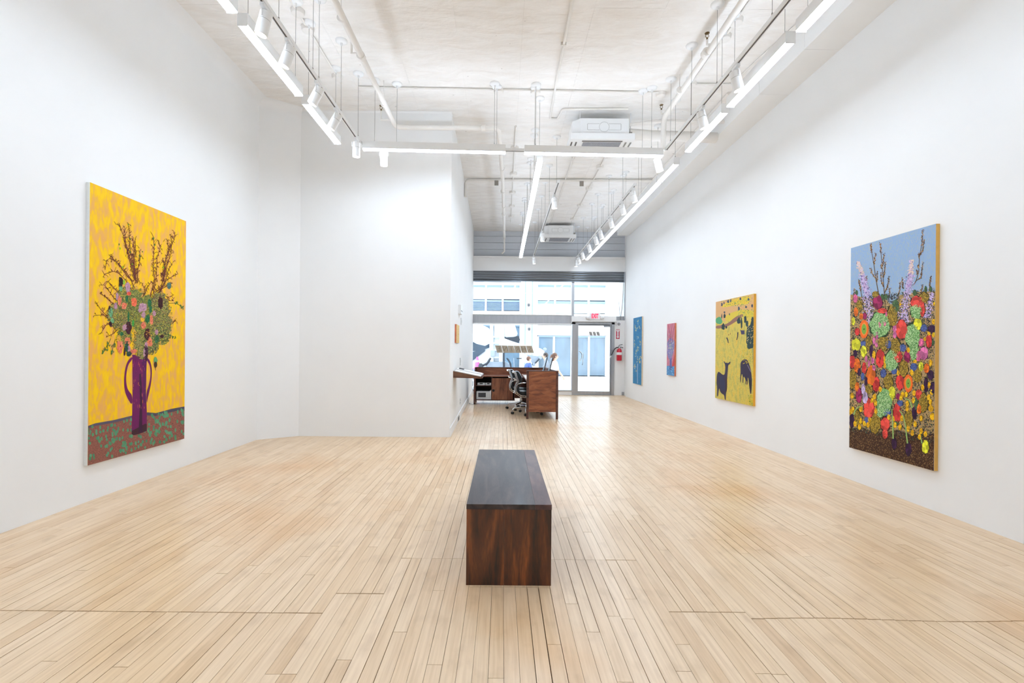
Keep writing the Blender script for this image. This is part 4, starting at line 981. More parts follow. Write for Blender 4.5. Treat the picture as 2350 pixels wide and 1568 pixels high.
class Paint:
    def __init__(s, X0, k, side, corners, seed):
        s.X0, s.k, s.side = X0, k, side; s.v, s.f, s.c = [], [], []; s.lay = 0; s.r = random.Random(seed)
        P = [at_wall(*q, X0, k) for q in corners]
        s.d0, s.d1 = min((P[0].y + P[3].y) / 2, (P[1].y + P[2].y) / 2), max((P[0].y + P[3].y) / 2, (P[1].y + P[2].y) / 2)
        s.z1 = (P[0].z + P[1].z) / 2; s.z0 = (P[2].z + P[3].z) / 2
    def layer(s): s.lay += 1
    def P(s, px, py, off):
        q = at_wall(px, py, s.X0, s.k); y = min(max(q.y, s.d0), s.d1); z = min(max(q.z, s.z0), s.z1)
        return (s.X0 + s.k * y - s.side * off, y, z)
    def poly(s, pts, col, smooth=0):
        for _ in range(smooth):
            n = len(pts); pts = [q for i in range(n) for q in ((pts[i][0] * .75 + pts[(i + 1) % n][0] * .25, pts[i][1] * .75 + pts[(i + 1) % n][1] * .25), (pts[i][0] * .25 + pts[(i + 1) % n][0] * .75, pts[i][1] * .25 + pts[(i + 1) % n][1] * .75))]
        off = .0004 + s.lay * .0002 + s.r.random() * .00016
        i = len(s.v); s.v += [s.P(a, c_, off) for a, c_ in pts]; s.f.append(list(range(i, i + len(pts)))); s.c.append(col)
    def stroke(s, pts, w, col, w1=None):
        w1 = w if w1 is None else w1; off = .0004 + s.lay * .0002 + s.r.random() * .00016
        n = len(pts); i0 = len(s.v)
        for i, (a, c_) in enumerate(pts):
            p, q = pts[max(i - 1, 0)], pts[min(i + 1, n - 1)]; dx, dy = q[0] - p[0], q[1] - p[1]; l = math.hypot(dx, dy) or 1
            ww = (w + (w1 - w) * i / (n - 1)) / 2; nx, ny = -dy / l * ww, dx / l * ww
            s.v += [s.P(a + nx, c_ + ny, off), s.P(a - nx, c_ - ny, off)]
        for i in range(n - 1):
            s.f.append([i0 + 2 * i, i0 + 2 * i + 1, i0 + 2 * i + 3, i0 + 2 * i + 2]); s.c.append(col)
    def dab(s, x, y, rx, ry, col, n=7, jit=.25, ang=0.0):
        pts = []; ca, sa = math.cos(ang), math.sin(ang)
        for k in range(n):
            a = 2 * math.pi * k / n; g = 1 + s.r.uniform(-jit, jit); u, v = rx * g * math.cos(a), ry * g * math.sin(a)
            pts.append((x + u * ca - v * sa, y + u * sa + v * ca))
        s.poly(pts, col)
    def vary(s, col, a=14):
        d = s.r.uniform(-a, a); return tuple(max(0, min(255, v + d + s.r.uniform(-a, a) * .4)) for v in col)
    def finish(s, label, ground, edge, thick, group='paintings'):
        yc = (s.d0 + s.d1) / 2
        t = thing('painting', label, 'painting', (s.X0 + s.k * yc + s.side * thick, yc, s.z0), group)
        def X(y, o): return s.X0 + s.k * y + s.side * o
        b = MB(); pr = [(X(s.d0, .001), s.d0), (X(s.d1, .001), s.d1), (X(s.d1, thick), s.d1), (X(s.d0, thick), s.d0)]
        b.prism(pr, 2, s.z0, s.z1); b.build('stretched_canvas', edge, t)
        b = MB(); b.prism([(X(s.d0, 0), s.d0), (X(s.d1, 0), s.d1), (X(s.d1, .001), s.d1), (X(s.d0, .001), s.d0)], 2, s.z0, s.z1); b.build('painted_ground', ground, t)
        me = bpy.data.meshes.new('brushwork'); me.from_pydata(s.v, [], s.f)
        at = me.color_attributes.new('Col', 'FLOAT_COLOR', 'CORNER'); data = []
        for f, c_ in zip(s.f, s.c): data += (srgb(c_) + (1.0,)) * len(f)
        at.data.foreach_set('color', data); me.materials.append(MATS['oil_paint'])
        o = link('brushwork', me, t); o['kind'] = 'stuff'
        return t
def crop(x0, y0, sc):
    return lambda pts: [(x0 + a / sc, y0 + c_ / sc) for a, c_ in pts]
TH = .034
# ---- the tall yellow canvas on the left wall
p = Paint(XL + TH, 0.0, -1, [(207, 422), (427, 505), (423, 1007), (201, 1069)], 1)
A, B, C_ = crop(190, 410, 6.816), crop(190, 600, 6.272), crop(180, 800, 5.6)
def A1(a, c_): return A([(a, c_)])[0]
def B1(a, c_): return B([(a, c_)])[0]
r = p.r
ground_paint('yellow_ground', [(240, 176, 92), (244, 184, 70), (252, 200, 16), (255, 207, 3)], (1, 9, 3.2), 2.6, 7, .35)
# table cloth
p.poly(C_([(105, 1010), (220, 965), (450, 925), (690, 862), (700, 940), (870, 900), (880, 822), (1000, 832), (1200, 775), (1362, 745), (1360, 1160), (100, 1512)]), (146, 92, 78))
p.layer()
p.stroke(C_([(110, 1015), (220, 978), (450, 938), (690, 880)]), 6, (92, 84, 100)); p.stroke(C_([(880, 840), (1000, 850), (1200, 795), (1362, 765)]), 7, (76, 74, 90))
for i in range(4500):
    u = r.uniform(105, 1362); t_ = (u - 105) / 1257; lo = 1000 - t_ * 245; hi = 1505 - t_ * 350
    v = lo + 25 + (hi - lo - 25) * r.random(); x, y = C_([(u, v)])[0]
    p.dab(x, y, r.uniform(.4, .9), r.uniform(.4, .9), p.vary(r.choice(((190, 104, 88), (120, 70, 62), (168, 112, 92), (104, 66, 60), (150, 86, 82))), 10), 5)
p.layer()
row = 0
for i in range(190):
    u = r.uniform(115, 1352); t_ = (u - 105) / 1257; lo = 1000 - t_ * 245; hi = 1500 - t_ * 350
    v = lo + 18 + (hi - lo - 36) * r.random(); x, y = C_([(u, v)])[0]
    p.dab(x, y, r.uniform(1.8, 2.8), r.uniform(3.4, 4.8), p.vary((86, 150, 112), 10), 12, .12)
p.layer()
# vase
PU, PD = (112, 18, 88), (58, 16, 52)
p.poly(C_([(690, 105), (650, 135), (615, 195), (592, 300), (583, 430), (592, 540), (620, 625), (690, 742), (692, 602), (650, 555), (622, 500), (610, 400), (618, 300), (640, 205), (692, 140)]), PU, 2)
p.poly(C_([(875, 110), (915, 150), (938, 220), (945, 300), (938, 420), (915, 540), (890, 640), (876, 720), (870, 565), (900, 480), (922, 380), (926, 300), (915, 215), (875, 150)]), PU, 2)
p.poly(C_([(690, 80), (880, 85), (872, 300), (868, 560), (878, 820), (878, 1060), (780, 1098), (706, 1116), (682, 1100), (690, 800), (694, 500)]), PU)
p.layer()
p.poly(C_([(800, 80), (875, 85), (868, 300), (860, 560), (868, 700), (835, 700), (830, 300)]), (88, 20, 84)); p.poly(C_([(780, 330), (800, 320), (815, 520), (820, 1080), (770, 1080), (790, 700)]), PD)
p.poly(C_([(684, 1060), (860, 965), (878, 975), (876, 1058), (780, 1098), (706, 1116), (682, 1100)]), (64, 30, 44))
p.layer()
for i in range(70):
    u = r.uniform(700, 860); v = r.uniform(120, 760); x, y = C_([(u, v)])[0]
    p.stroke([(x, y), (x + r.uniform(-.4, .4), y + r.uniform(2, 8))], r.uniform(.5, 1.2), p.vary(r.choice(((206, 116, 62), (150, 34, 110), (190, 80, 90), (96, 14, 76))), 12))
p.layer()
# twigs
stems = [A([(510, 712), (575, 722), (612, 835), (662, 975), (690, 1095), (722, 1215), (770, 1350), (820, 1560)]),
    A([(655, 770), (665, 980), (700, 1180), (760, 1400), (820, 1600)]), A([(710, 700), (730, 920), (745, 1150), (790, 1400), (830, 1640)]),
    A([(775, 900), (800, 1100), (790, 1250), (820, 1560)]), A([(815, 930), (825, 1100), (800, 1300), (830, 1600)]), A([(890, 1130), (895, 1260), (860, 1420), (850, 1640)]),
    A([(1100, 900), (1115, 1060), (1098, 1350), (1120, 1568), (1040, 1900)]), A([(1185, 960), (1205, 1080), (1160, 1250), (1150, 1500), (1100, 1800)]),
    A([(1440, 835), (1430, 960), (1390, 1010), (1350, 1120), (1290, 1280), (1270, 1500), (1200, 1800)]), A([(1365, 870), (1390, 1010), (1380, 1160), (1300, 1400), (1260, 1600)]),
    A([(1310, 940), (1345, 1110), (1290, 1300), (1260, 1550)]), A([(1245, 1240), (1290, 1400), (1250, 1600)]), A([(1395, 1330), (1330, 1450), (1290, 1600), (1200, 1800)]),
    A([(1490, 1490), (1400, 1530), (1300, 1600), (1180, 1800)]), A([(405, 1190), (520, 1300), (640, 1420), (740, 1560), (800, 1700)]),
    A([(345, 1430), (370, 1290), (420, 1245), (520, 1300), (600, 1400), (720, 1560)]), A([(310, 1540), (350, 1490), (480, 1450), (560, 1480), (680, 1600), (760, 1750)]),
    B([(250, 340), (310, 340), (370, 420), (450, 530), (560, 620)]), B([(360, 285), (440, 385), (520, 450), (640, 560)]), B([(240, 460), (310, 500), (400, 580), (470, 630), (560, 700)]),
    B([(190, 590), (260, 700), (320, 760), (380, 830), (470, 860)]), B([(170, 780), (300, 770), (370, 830), (450, 880)]), B([(250, 1050), (330, 920), (420, 880)]), B([(330, 1095), (440, 1040), (520, 960)]),
    B([(1310, 480), (1230, 520), (1150, 640)]), B([(1310, 570), (1220, 565), (1120, 660)]), B([(1340, 850), (1240, 930), (1150, 960)]), B([(840, 300), (890, 400), (890, 560), (860, 660)]), B([(990, 290), (920, 380), (890, 480)]),
    B([(1000, 560), (1060, 420), (1130, 400), (1290, 310)])]
for st in stems:
    p.stroke(st, .8, p.vary((112, 52, 26), 12), 1.6)
    for i in range(len(st) - 1):
        (x0, y0), (x1, y1) = st[i], st[i + 1]; L_ = math.hypot(x1 - x0, y1 - y0); n = int(L_ / 3.6) + 1
        for k in range(n):
            t_ = (k + r.random()) / n; x, y = x0 + (x1 - x0) * t_, y0 + (y1 - y0) * t_
            for _ in range(1):
                sgn = r.choice((-1, 1)); ln = r.uniform(4, 13); up = ln * r.uniform(.3, 1.0)
                a, c_ = x + sgn * ln * r.uniform(.35, .75), y - up * (1 if r.random() < .7 else -.8)
                m_ = ((x + a) / 2 + sgn * .6, (y + c_) / 2 - ln * .18); col = p.vary((98, 34, 22), 12)
                p.stroke([(x, y), m_, (a, c_)], .8, col, .55)
                for q_ in range(r.randint(0, 3)):
                    f_ = r.uniform(.3, 1); bx_, by_ = x + (a - x) * f_, y + (c_ - y) * f_
                    p.stroke([(bx_, by_), (bx_ + r.uniform(-2.2, 2.2), by_ + r.uniform(-1, 3.4))], .8, col, .5)
p.layer()
for (u, v, h) in ((710, 720, 34), (735, 940, 40), (740, 1150, 50), (890, 1210, 80), (930, 1145, 20), (1105, 935, 40), (1118, 1040, 26), (565, 1030, 30), (580, 1090, 40), (770, 1340, 30), (620, 1385, 40), (1100, 1370, 30), (1260, 1390, 40)):
    x, y = A1(u, v); p.dab(x, y, 1.4, h / 6.8 / 2, p.vary(r.choice(((70, 130, 40), (150, 200, 20), (60, 100, 50))), 12), 6)
# foliage mass
masses = [(265, 722, 20, 26, (150, 132, 78)), (325, 790, 20, 34, (150, 140, 84)), (320, 715, 46, 42, (126, 132, 58)), (370, 735, 26, 44, (134, 124, 70)), (300, 690, 34, 34, (118, 128, 64)), (285, 675, 16, 14, (150, 140, 80)), (365, 700, 22, 30, (128, 110, 66)), (372, 765, 20, 26, (112, 118, 58)), (335, 740, 40, 36, (130, 130, 54)), (285, 775, 18, 22, (120, 118, 60)), (345, 790, 20, 24, (90, 104, 60)), (280, 740, 24, 20, (146, 128, 76))]
for (x, y, rx, ry, c_) in masses: p.dab(x, y, rx * .86, ry * .86, c_, 34, .28)
p.layer()
for i in range(8500):
    mx_, my_, rx, ry, c_ = r.choice(masses); a = r.uniform(0, 6.283); q = math.sqrt(r.random()) * 1.03
    x, y = mx_ + rx * q * math.cos(a), my_ + ry * q * math.sin(a)
    p.dab(x, y, r.uniform(.45, 1.15), r.uniform(.5, 1.4), p.vary(r.choice(((176, 164, 84), (98, 72, 36), (150, 142, 62), (58, 92, 44), (206, 192, 96), (86, 110, 40), (60, 48, 30), (196, 186, 30), (40, 84, 52), (140, 110, 66))), 14), 5, .3, r.uniform(0, 3))
for i in range(520):
    mx_, my_, rx, ry, c_ = r.choice(masses); a = r.uniform(0, 6.283); q = math.sqrt(r.random()) * 1.1
    x, y = mx_ + rx * q * math.cos(a), my_ + ry * q * math.sin(a); t_ = r.uniform(-.9, .9); l_ = r.uniform(2, 5.5)
    p.stroke([(x, y), (x + l_ * .5 * math.sin(t_), y - l_ * .5 * math.cos(t_)), (x + l_ * math.sin(t_) * 1.1, y - l_ * math.cos(t_) * .9)], r.uniform(.7, 1.7), p.vary(r.choice(((34, 84, 50), (60, 110, 40), (80, 50, 30), (196, 188, 60), (110, 150, 70), (52, 60, 34), (150, 170, 60))), 14), .4)
p.layer()
SAL, LAV, MAR, GRN, TEA = (232, 128, 92), (184, 138, 158), (62, 14, 26), (30, 104, 58), (112, 170, 120)
fl_ = [(525, 570, 28, 70, SAL), (592, 640, 40, 52, SAL), (735, 585, 40, 62, (240, 110, 70)), (660, 465, 32, 26, (230, 84, 60)), (870, 920, 36, 52, SAL), (985, 840, 24, 72, SAL), (535, 1230, 46, 92, SAL), (640, 1150, 42, 62, (226, 130, 90)), (960, 1160, 38, 72, SAL), (745, 1295, 26, 36, SAL), (855, 835, 28, 36, (236, 180, 40)), (515, 1110, 30, 50, (224, 170, 60)),
    (645, 370, 36, 72, LAV), (490, 500, 20, 50, LAV), (470, 640, 24, 48, LAV), (860, 660, 56, 60, LAV), (870, 770, 28, 50, LAV), (600, 950, 34, 46, LAV), (1025, 750, 24, 40, LAV), (1060, 1020, 24, 40, LAV), (885, 1320, 18, 64, LAV), (910, 1210, 24, 50, LAV), (820, 700, 26, 34, LAV), (660, 1260, 22, 50, LAV), (705, 1300, 16, 36, (222, 120, 100)),
    (1115, 600, 34, 92, MAR), (650, 960, 46, 100, MAR), (925, 1050, 40, 82, MAR), (545, 300, 30, 84, (48, 20, 22)), (1135, 1080, 26, 26, MAR), (385, 700, 18, 60, MAR), (400, 900, 22, 44, MAR), (600, 1300, 14, 60, MAR), (910, 1320, 26, 120, (62, 22, 50)),
    (930, 830, 34, 60, GRN), (655, 800, 14, 74, GRN), (960, 600, 26, 64, GRN), (555, 1040, 26, 30, GRN), (630, 540, 18, 54, GRN), (720, 890, 16, 50, (60, 160, 60)), (970, 690, 20, 60, GRN), (1060, 1120, 30, 60, (50, 100, 60)), (630, 1220, 26, 90, (30, 80, 56)), (660, 1330, 40, 40, (48, 74, 60)), (400, 740, 30, 66, TEA), (420, 850, 26, 40, TEA), (545, 390, 26, 40, TEA), (590, 300, 16, 40, (150, 200, 60)), (1240, 350, 28, 46, (70, 110, 96))]
for (u, v, a, c_, col) in fl_:
    x, y = B1(u, v); a /= 6.272; c_ /= 6.272
    p.dab(x, y, a, c_, p.vary(col, 6), 22, .2)
p.layer()
for (u, v, a, c_, col) in fl_:
    x, y = B1(u, v); a /= 6.272; c_ /= 6.272
    for k in range(22):
        p.dab(x + r.uniform(-.7, .7) * a, y + r.uniform(-.7, .7) * c_, a * r.uniform(.08, .24), c_ * r.uniform(.08, .22), p.vary(col, 36), 7, .3)
    if col == SAL: p.dab(x + .1 * a, y - .1 * c_, a * .16, c_ * .16, (60, 20, 24), 6)
for k in range(14):
    x, y = B1(r.uniform(900, 950), r.uniform(1000, 1100)); p.stroke([(x, y), (x + 3, y + r.uniform(-2, 2))], .9, (212, 150, 60))
# hanging sprigs
for st in (B([(400, 1110), (370, 1180), (330, 1240), (300, 1290)]), B([(470, 1120), (440, 1200), (420, 1290)]), B([(1230, 605), (1340, 600), (1420, 650)]), B([(1160, 1050), (1240, 1060), (1310, 1085)])):
    p.stroke(st, .9, (60, 84, 40))
    for (x, y) in st[1:]:
        for k in range(6): p.dab(x + r.uniform(-4, 4), y + r.uniform(-2, 6), r.uniform(.6, 1.3), r.uniform(2, 4.5), p.vary((74, 116, 50), 18), 6, .2, r.uniform(-.5, .5))
x, y = B1(1045, 1425); p.dab(x, y, 4.2, 9, (106, 166, 104), 9, .15); x, y = B1(1045, 1490); p.dab(x, y, 4.2, 8, (66, 44, 26), 9, .2); p.stroke([(x, y), (x, y + 13)], 1.4, (66, 40, 26), .5)
mat('raw_canvas', (236, 236, 232), .8, var=.03, scale=40)
p.finish('tall yellow painting of a purple vase of wild flowers on the left wall', 'yellow_ground', 'raw_canvas', TH - .001)

# ---- the large flower-bed canvas on the right wall
WX0 = RX0 - TH
p = Paint(WX0, RK, 1, [(1953, 567), (2148, 517), (2143, 1081), (1949, 1027)], 2); r = p.r
Dc, Ec, Fc = crop(1940, 510, 7.465), crop(1940, 690, 7.465), crop(1940, 880, 7.465)
ground_paint('sky_ground', [(168, 186, 198), (156, 184, 214), (146, 178, 220), (170, 186, 204)], (1, 7, 2.6), 14, 6, .3)
p.poly(Dc([(80, 1240), (300, 1290), (640, 1330), (700, 1330), (760, 1400), (840, 1400), (930, 1250), (1200, 1200), (1560, 1180), (1560, 4000), (60, 4000)]), (184, 150, 98))
p.layer()
p.poly(Fc([(60, 770), (300, 760), (480, 820), (700, 830), (900, 800), (1150, 880), (1530, 860), (1530, 1620), (60, 1150)]), (62, 34, 18))
p.layer()
def inpoly(y): return y
for i in range(5200):
    x, y = Fc([(r.uniform(65, 1520), r.uniform(800, 1560))])[0]
    p.dab(x, y, r.uniform(.25, .55), r.uniform(.5, 1.3), p.vary(r.choice(((176, 134, 84), (120, 84, 50), (196, 154, 100), (44, 22, 12), (90, 54, 30))), 12), 5, .2)
for i in range(9000):
    x = r.uniform(1950, 2145); y = r.uniform(684 - (x - 1950) * .12, 985 + (x - 1950) * .12)
    p.dab(x, y, r.uniform(.3, .8), r.uniform(.6, 1.7), p.vary(r.choice(((206, 170, 112), (236, 196, 132), (40, 62, 46), (52, 48, 44), (150, 130, 60), (60, 92, 66), (34, 34, 50), (226, 190, 120), (84, 100, 120), (96, 124, 70))), 14), 5, .3, r.uniform(-1, 1))
p.layer()
bst = [[(440, 370), (450, 500), (490, 720), (520, 950), (575, 1250)], [(430, 790), (460, 880), (520, 960)], [(520, 530), (505, 640), (490, 720)], [(550, 840), (545, 960), (540, 1020)],
    [(600, 360), (615, 560), (640, 860), (660, 1100), (690, 1480)], [(605, 860), (620, 1020), (655, 1110)], [(750, 930), (730, 1090), (675, 1210)], [(665, 540), (655, 650), (640, 760)], [(685, 680), (675, 850), (655, 950)], [(612, 720), (625, 800)],
    [(1330, 130), (1320, 330), (1270, 600), (1260, 850), (1215, 1000), (1170, 1080)], [(1330, 690), (1310, 880), (1290, 960), (1215, 1000)], [(1350, 300), (1330, 480), (1280, 570)], [(1255, 530), (1265, 620)], [(1240, 730), (1262, 790)], [(1225, 820), (1240, 900)],
    [(1470, 920), (1440, 1180)], [(1320, 1070), (1285, 1300)], [(940, 1030), (935, 1160), (890, 1330)], [(765, 1130), (745, 1330)], [(240, 990), (260, 1150), (310, 1440)], [(365, 930), (360, 1000)], [(155, 1140), (150, 1250)], [(970, 950), (990, 1140)]]
for st in bst:
    q = Dc(st); p.stroke(q, .9, (96, 70, 34), 1.9)
    (xa, ya), (xb, yb) = q[0], q[-1]; L_ = math.hypot(xb - xa, yb - ya); n = int(min(L_, 34) / 1.1) + 4
    for k in range(n):
        t_ = k / n * min(1, 34 / max(L_, 1)) * (len(q) - 1); i = min(int(t_), len(q) - 2); f = t_ - i
        x, y = q[i][0] + (q[i + 1][0] - q[i][0]) * f, q[i][1] + (q[i + 1][1] - q[i][1]) * f
        p.dab(x + r.uniform(-2.4, 2.4), y + r.uniform(-1, 1), .8, 1.5, p.vary(r.choice(((112, 72, 34), (140, 92, 44), (226, 180, 120), (84, 56, 28))), 12), 5, .2)
p.layer()
def spike(pts, w0, w1, cols, n):
    for i in range(n):
        t_ = r.random() * (len(pts) - 1); k = min(int(t_), len(pts) - 2); f = t_ - k; u = t_ / (len(pts) - 1)
        x = pts[k][0] + (pts[k + 1][0] - pts[k][0]) * f + r.gauss(0, .5) * (w0 + (w1 - w0) * u); y = pts[k][1] + (pts[k + 1][1] - pts[k][1]) * f
        c_ = cols[0] if u < .25 and r.random() < .7 else r.choice(cols[1:])
        p.dab(x, y, r.uniform(.7, 1.6), r.uniform(.8, 2.0), p.vary(c_, 12), 7, .3)
LV = [(232, 208, 190), (206, 184, 226), (222, 206, 232), (186, 156, 210), (214, 190, 222), (206, 184, 226), (120, 100, 150)]
spike(Dc([(225, 680), (290, 900), (350, 1130), (400, 1450), (430, 1760)]), 3, 13, LV, 900)
spike(Dc([(1140, 650), (1120, 900), (1080, 1120), (1010, 1480), (1000, 1740)]), 4, 14, LV, 950)
spike(Dc([(1490, 1200), (1440, 1450), (1400, 1640)]), 5, 9, [LV[1]] + LV[1:], 360)
p.layer()
for i in range(3600):
    x = r.uniform(1950, 2145); y = r.uniform(686 - (x - 1950) * .12, 990 + (x - 1950) * .14)
    p.dab(x, y, r.uniform(.5, 1.1), r.uniform(1.4, 3.2), p.vary(r.choice(((38, 50, 42), (52, 74, 56), (44, 40, 48), (70, 84, 60), (60, 50, 34), (36, 34, 50))), 10), 8, .2, r.uniform(-1.2, 1.2))
p.layer()
COLS = dict(pink=(222, 104, 150), mag=(158, 34, 88), gold=(172, 138, 36), coral=(228, 74, 62), mint=(132, 186, 108), org=(248, 118, 22), yel=(228, 224, 50), red=(218, 58, 52), dp=(58, 22, 64), amb=(246, 184, 10), blue=(78, 96, 158), grn=(74, 104, 62), lav=(196, 176, 214), ppk=(216, 112, 164))
FD = [(175, 1310, 35, 65, 'pink'), (555, 1370, 75, 110, 'mag'), (520, 1240, 50, 50, 'gold'), (240, 1430, 45, 80, 'gold'), (1350, 1290, 70, 80, 'gold'), (1240, 1370, 105, 90, 'coral'), (1320, 1500, 40, 100, 'coral'), (1220, 1500, 90, 85, 'mint'), (640, 1520, 70, 40, 'coral'), (640, 1290, 30, 50, 'grn'), (700, 1280, 26, 40, 'grn'), (1190, 1210, 30, 40, 'grn'), (860, 1450, 50, 110, 'grn'), (1380, 1150, 20, 45, 'grn'), (1465, 1150, 20, 40, 'grn'), (195, 1210, 18, 40, 'grn'), (945, 1410, 18, 22, 'amb'), (1530, 1400, 26, 26, 'amb')]
FE = [(185, 190, 32, 70, 'org'), (275, 270, 28, 45, 'org'), (335, 265, 30, 50, 'mag'), (140, 355, 25, 65, 'yel'), (205, 535, 35, 60, 'red'), (600, 420, 160, 190, 'mint'), (590, 410, 22, 50, 'pink'), (680, 395, 24, 45, 'pink'), (805, 260, 72, 160, 'gold'), (705, 235, 14, 45, 'pink'), (1225, 190, 90, 110, 'mint'), (850, 480, 34, 55, 'ppk'), (850, 590, 28, 55, 'ppk'), (970, 500, 90, 150, 'coral'), (1150, 600, 115, 190, 'mint'), (1180, 860, 72, 150, 'mint'), (1240, 410, 64, 95, 'yel'), (1350, 470, 50, 55, 'blue'), (1480, 490, 52, 65, 'dp'), (1560, 468, 32, 40, 'dp'), (1520, 365, 32, 42, 'amb'), (1435, 565, 26, 38, 'amb'), (1515, 585, 26, 38, 'amb'), (1435, 690, 44, 110, 'red'), (1505, 720, 20, 42, 'grn'), (1300, 720, 42, 65, 'pink'), (1365, 660, 24, 28, 'amb'), (1350, 905, 66, 105, 'ppk'), (1255, 950, 40, 85, 'pink'), (1065, 960, 50, 92, 'mag'), (190, 755, 72, 95, 'yel'), (320, 870, 46, 90, 'yel'), (310, 740, 50, 40, 'blue'), (405, 740, 50, 110, 'gold'), (445, 850, 28, 100, 'dp'), (545, 600, 20, 60, 'ppk'), (495, 690, 22, 60, 'ppk'), (535, 760, 20, 40, 'ppk'), (660, 740, 80, 110, 'gold'), (740, 755, 46, 60, 'blue'), (860, 790, 76, 140, 'gold'), (985, 810, 50, 55, 'blue'), (905, 965, 66, 85, 'coral'), (600, 990, 66, 140, 'red'), (800, 1030, 105, 170, 'mint'), (1000, 1160, 70, 130, 'gold'), (120, 1050, 46, 100, 'red'), (205, 1110, 50, 110, 'org'), (325, 1160, 34, 90, 'red'), (440, 1290, 74, 150, 'org'), (360, 1000, 20, 50, 'ppk'), (410, 1080, 18, 55, 'ppk'), (470, 1020, 26, 60, 'ppk'), (490, 1160, 26, 50, 'ppk'), (1085, 850, 26, 45, 'amb'), (1195, 1045, 30, 30, 'amb'), (1300, 1130, 38, 72, 'yel'), (1175, 1140, 50, 60, 'blue'), (1395, 1160, 40, 72, 'org'), (1465, 1070, 28, 52, 'amb'), (1465, 1275, 50, 70, 'dp'), (1240, 1290, 66, 100, 'gold'), (940, 1400, 66, 115, 'red'), (740, 1390, 72, 120, 'gold'), (530, 1430, 56, 120, 'red'), (840, 1210, 42, 46, 'blue'), (655, 1250, 44, 66, 'blue'), (130, 1350, 54, 150, 'gold'), (205, 1480, 32, 76, 'org'), (405, 1510, 54, 80, 'gold'), (1385, 1450, 34, 110, 'dp'), (1500, 1500, 46, 90, 'dp'), (800, 1540, 50, 60, 'yel'), (175, 900, 28, 60, 'dp'), (235, 1210, 24, 80, 'dp'), (360, 1390, 24, 80, 'dp'), (300, 1300, 26, 60, 'blue'), (490, 930, 26, 60, 'amb'), (670, 1010, 18, 60, 'amb'), (680, 1110, 20, 44, 'amb'), (1140, 1230, 28, 50, 'amb'), (910, 1240, 22, 44, 'amb')]
FF = [(410, 430, 85, 150, 'coral'), (670, 330, 120, 210, 'mint'), (600, 470, 60, 110, 'mint'), (800, 170, 50, 105, 'yel'), (905, 225, 30, 50, 'mag'), (235, 210, 46, 115, 'mag'), (345, 250, 40, 100, 'lav'), (310, 100, 30, 80, 'lav'), (720, 500, 55, 60, 'blue'), (890, 510, 60, 145, 'red'), (520, 690, 82, 150, 'gold'), (685, 700, 72, 110, 'coral'), (685, 870, 42, 75, 'coral'), (1090, 610, 64, 130, 'gold'), (1340, 330, 74, 150, 'gold'), (1260, 190, 50, 76, 'coral'), (1265, 440, 38, 76, 'org'), (1185, 510, 38, 95, 'dp'), (115, 640, 36, 105, 'dp'), (840, 1030, 38, 92, 'dp'), (1085, 1130, 46, 105, 'dp'), (1375, 1090, 55, 100, 'yel'), (210, 590, 46, 115, 'gold'), (1500, 570, 44, 55, 'amb'), (1470, 430, 36, 50, 'amb'), (940, 340, 44, 50, 'blue'), (370, 630, 34, 50, 'blue'), (880, 660, 30, 55, 'grn'), (1215, 380, 28, 110, 'grn')]
FF += [(u, v, 26, 46, 'amb') for u, v in ((120, 215), (90, 490), (130, 450), (270, 440), (265, 640), (170, 690), (330, 690), (390, 710), (245, 750), (500, 230), (520, 340), (530, 480), (600, 100), (460, 300), (985, 190), (1045, 190), (955, 250), (1065, 350), (1060, 430), (970, 600), (855, 715), (940, 750), (1080, 780), (1150, 850), (1275, 920), (1375, 870), (1300, 820), (1200, 700), (1300, 600), (1430, 240), (1460, 320), (1170, 290), (1180, 170), (1330, 70), (1440, 30), (1480, 150), (745, 580), (825, 610), (415, 625))]
def flower(x, y, a, c_, kind):
    col = COLS[kind]
    p.dab(x, y, a * 1.1, c_ * 1.08, tuple(v * .35 for v in col), 11, .16); p.dab(x, y, a, c_, p.vary(col, 6), 12, .14)
    return col
todo = []
for lst, cf in ((FD, Dc), (FE, Ec), (FF, Fc)):
    for (u, v, a, c_, k) in lst:
        x, y = cf([(u, v)])[0]; todo.append((x, y, a / 7.465 * 1.1, c_ / 7.465 * 1.1, k))
for q in todo:
    p.dab(q[0], q[1], q[2] * 1.1, q[3] * 1.07, tuple(v * .34 for v in COLS[q[4]]), 26, .14)
p.layer()
for q in todo: p.dab(q[0], q[1], q[2], q[3], p.vary(COLS[q[4]], 6), 26, .13)
p.layer()
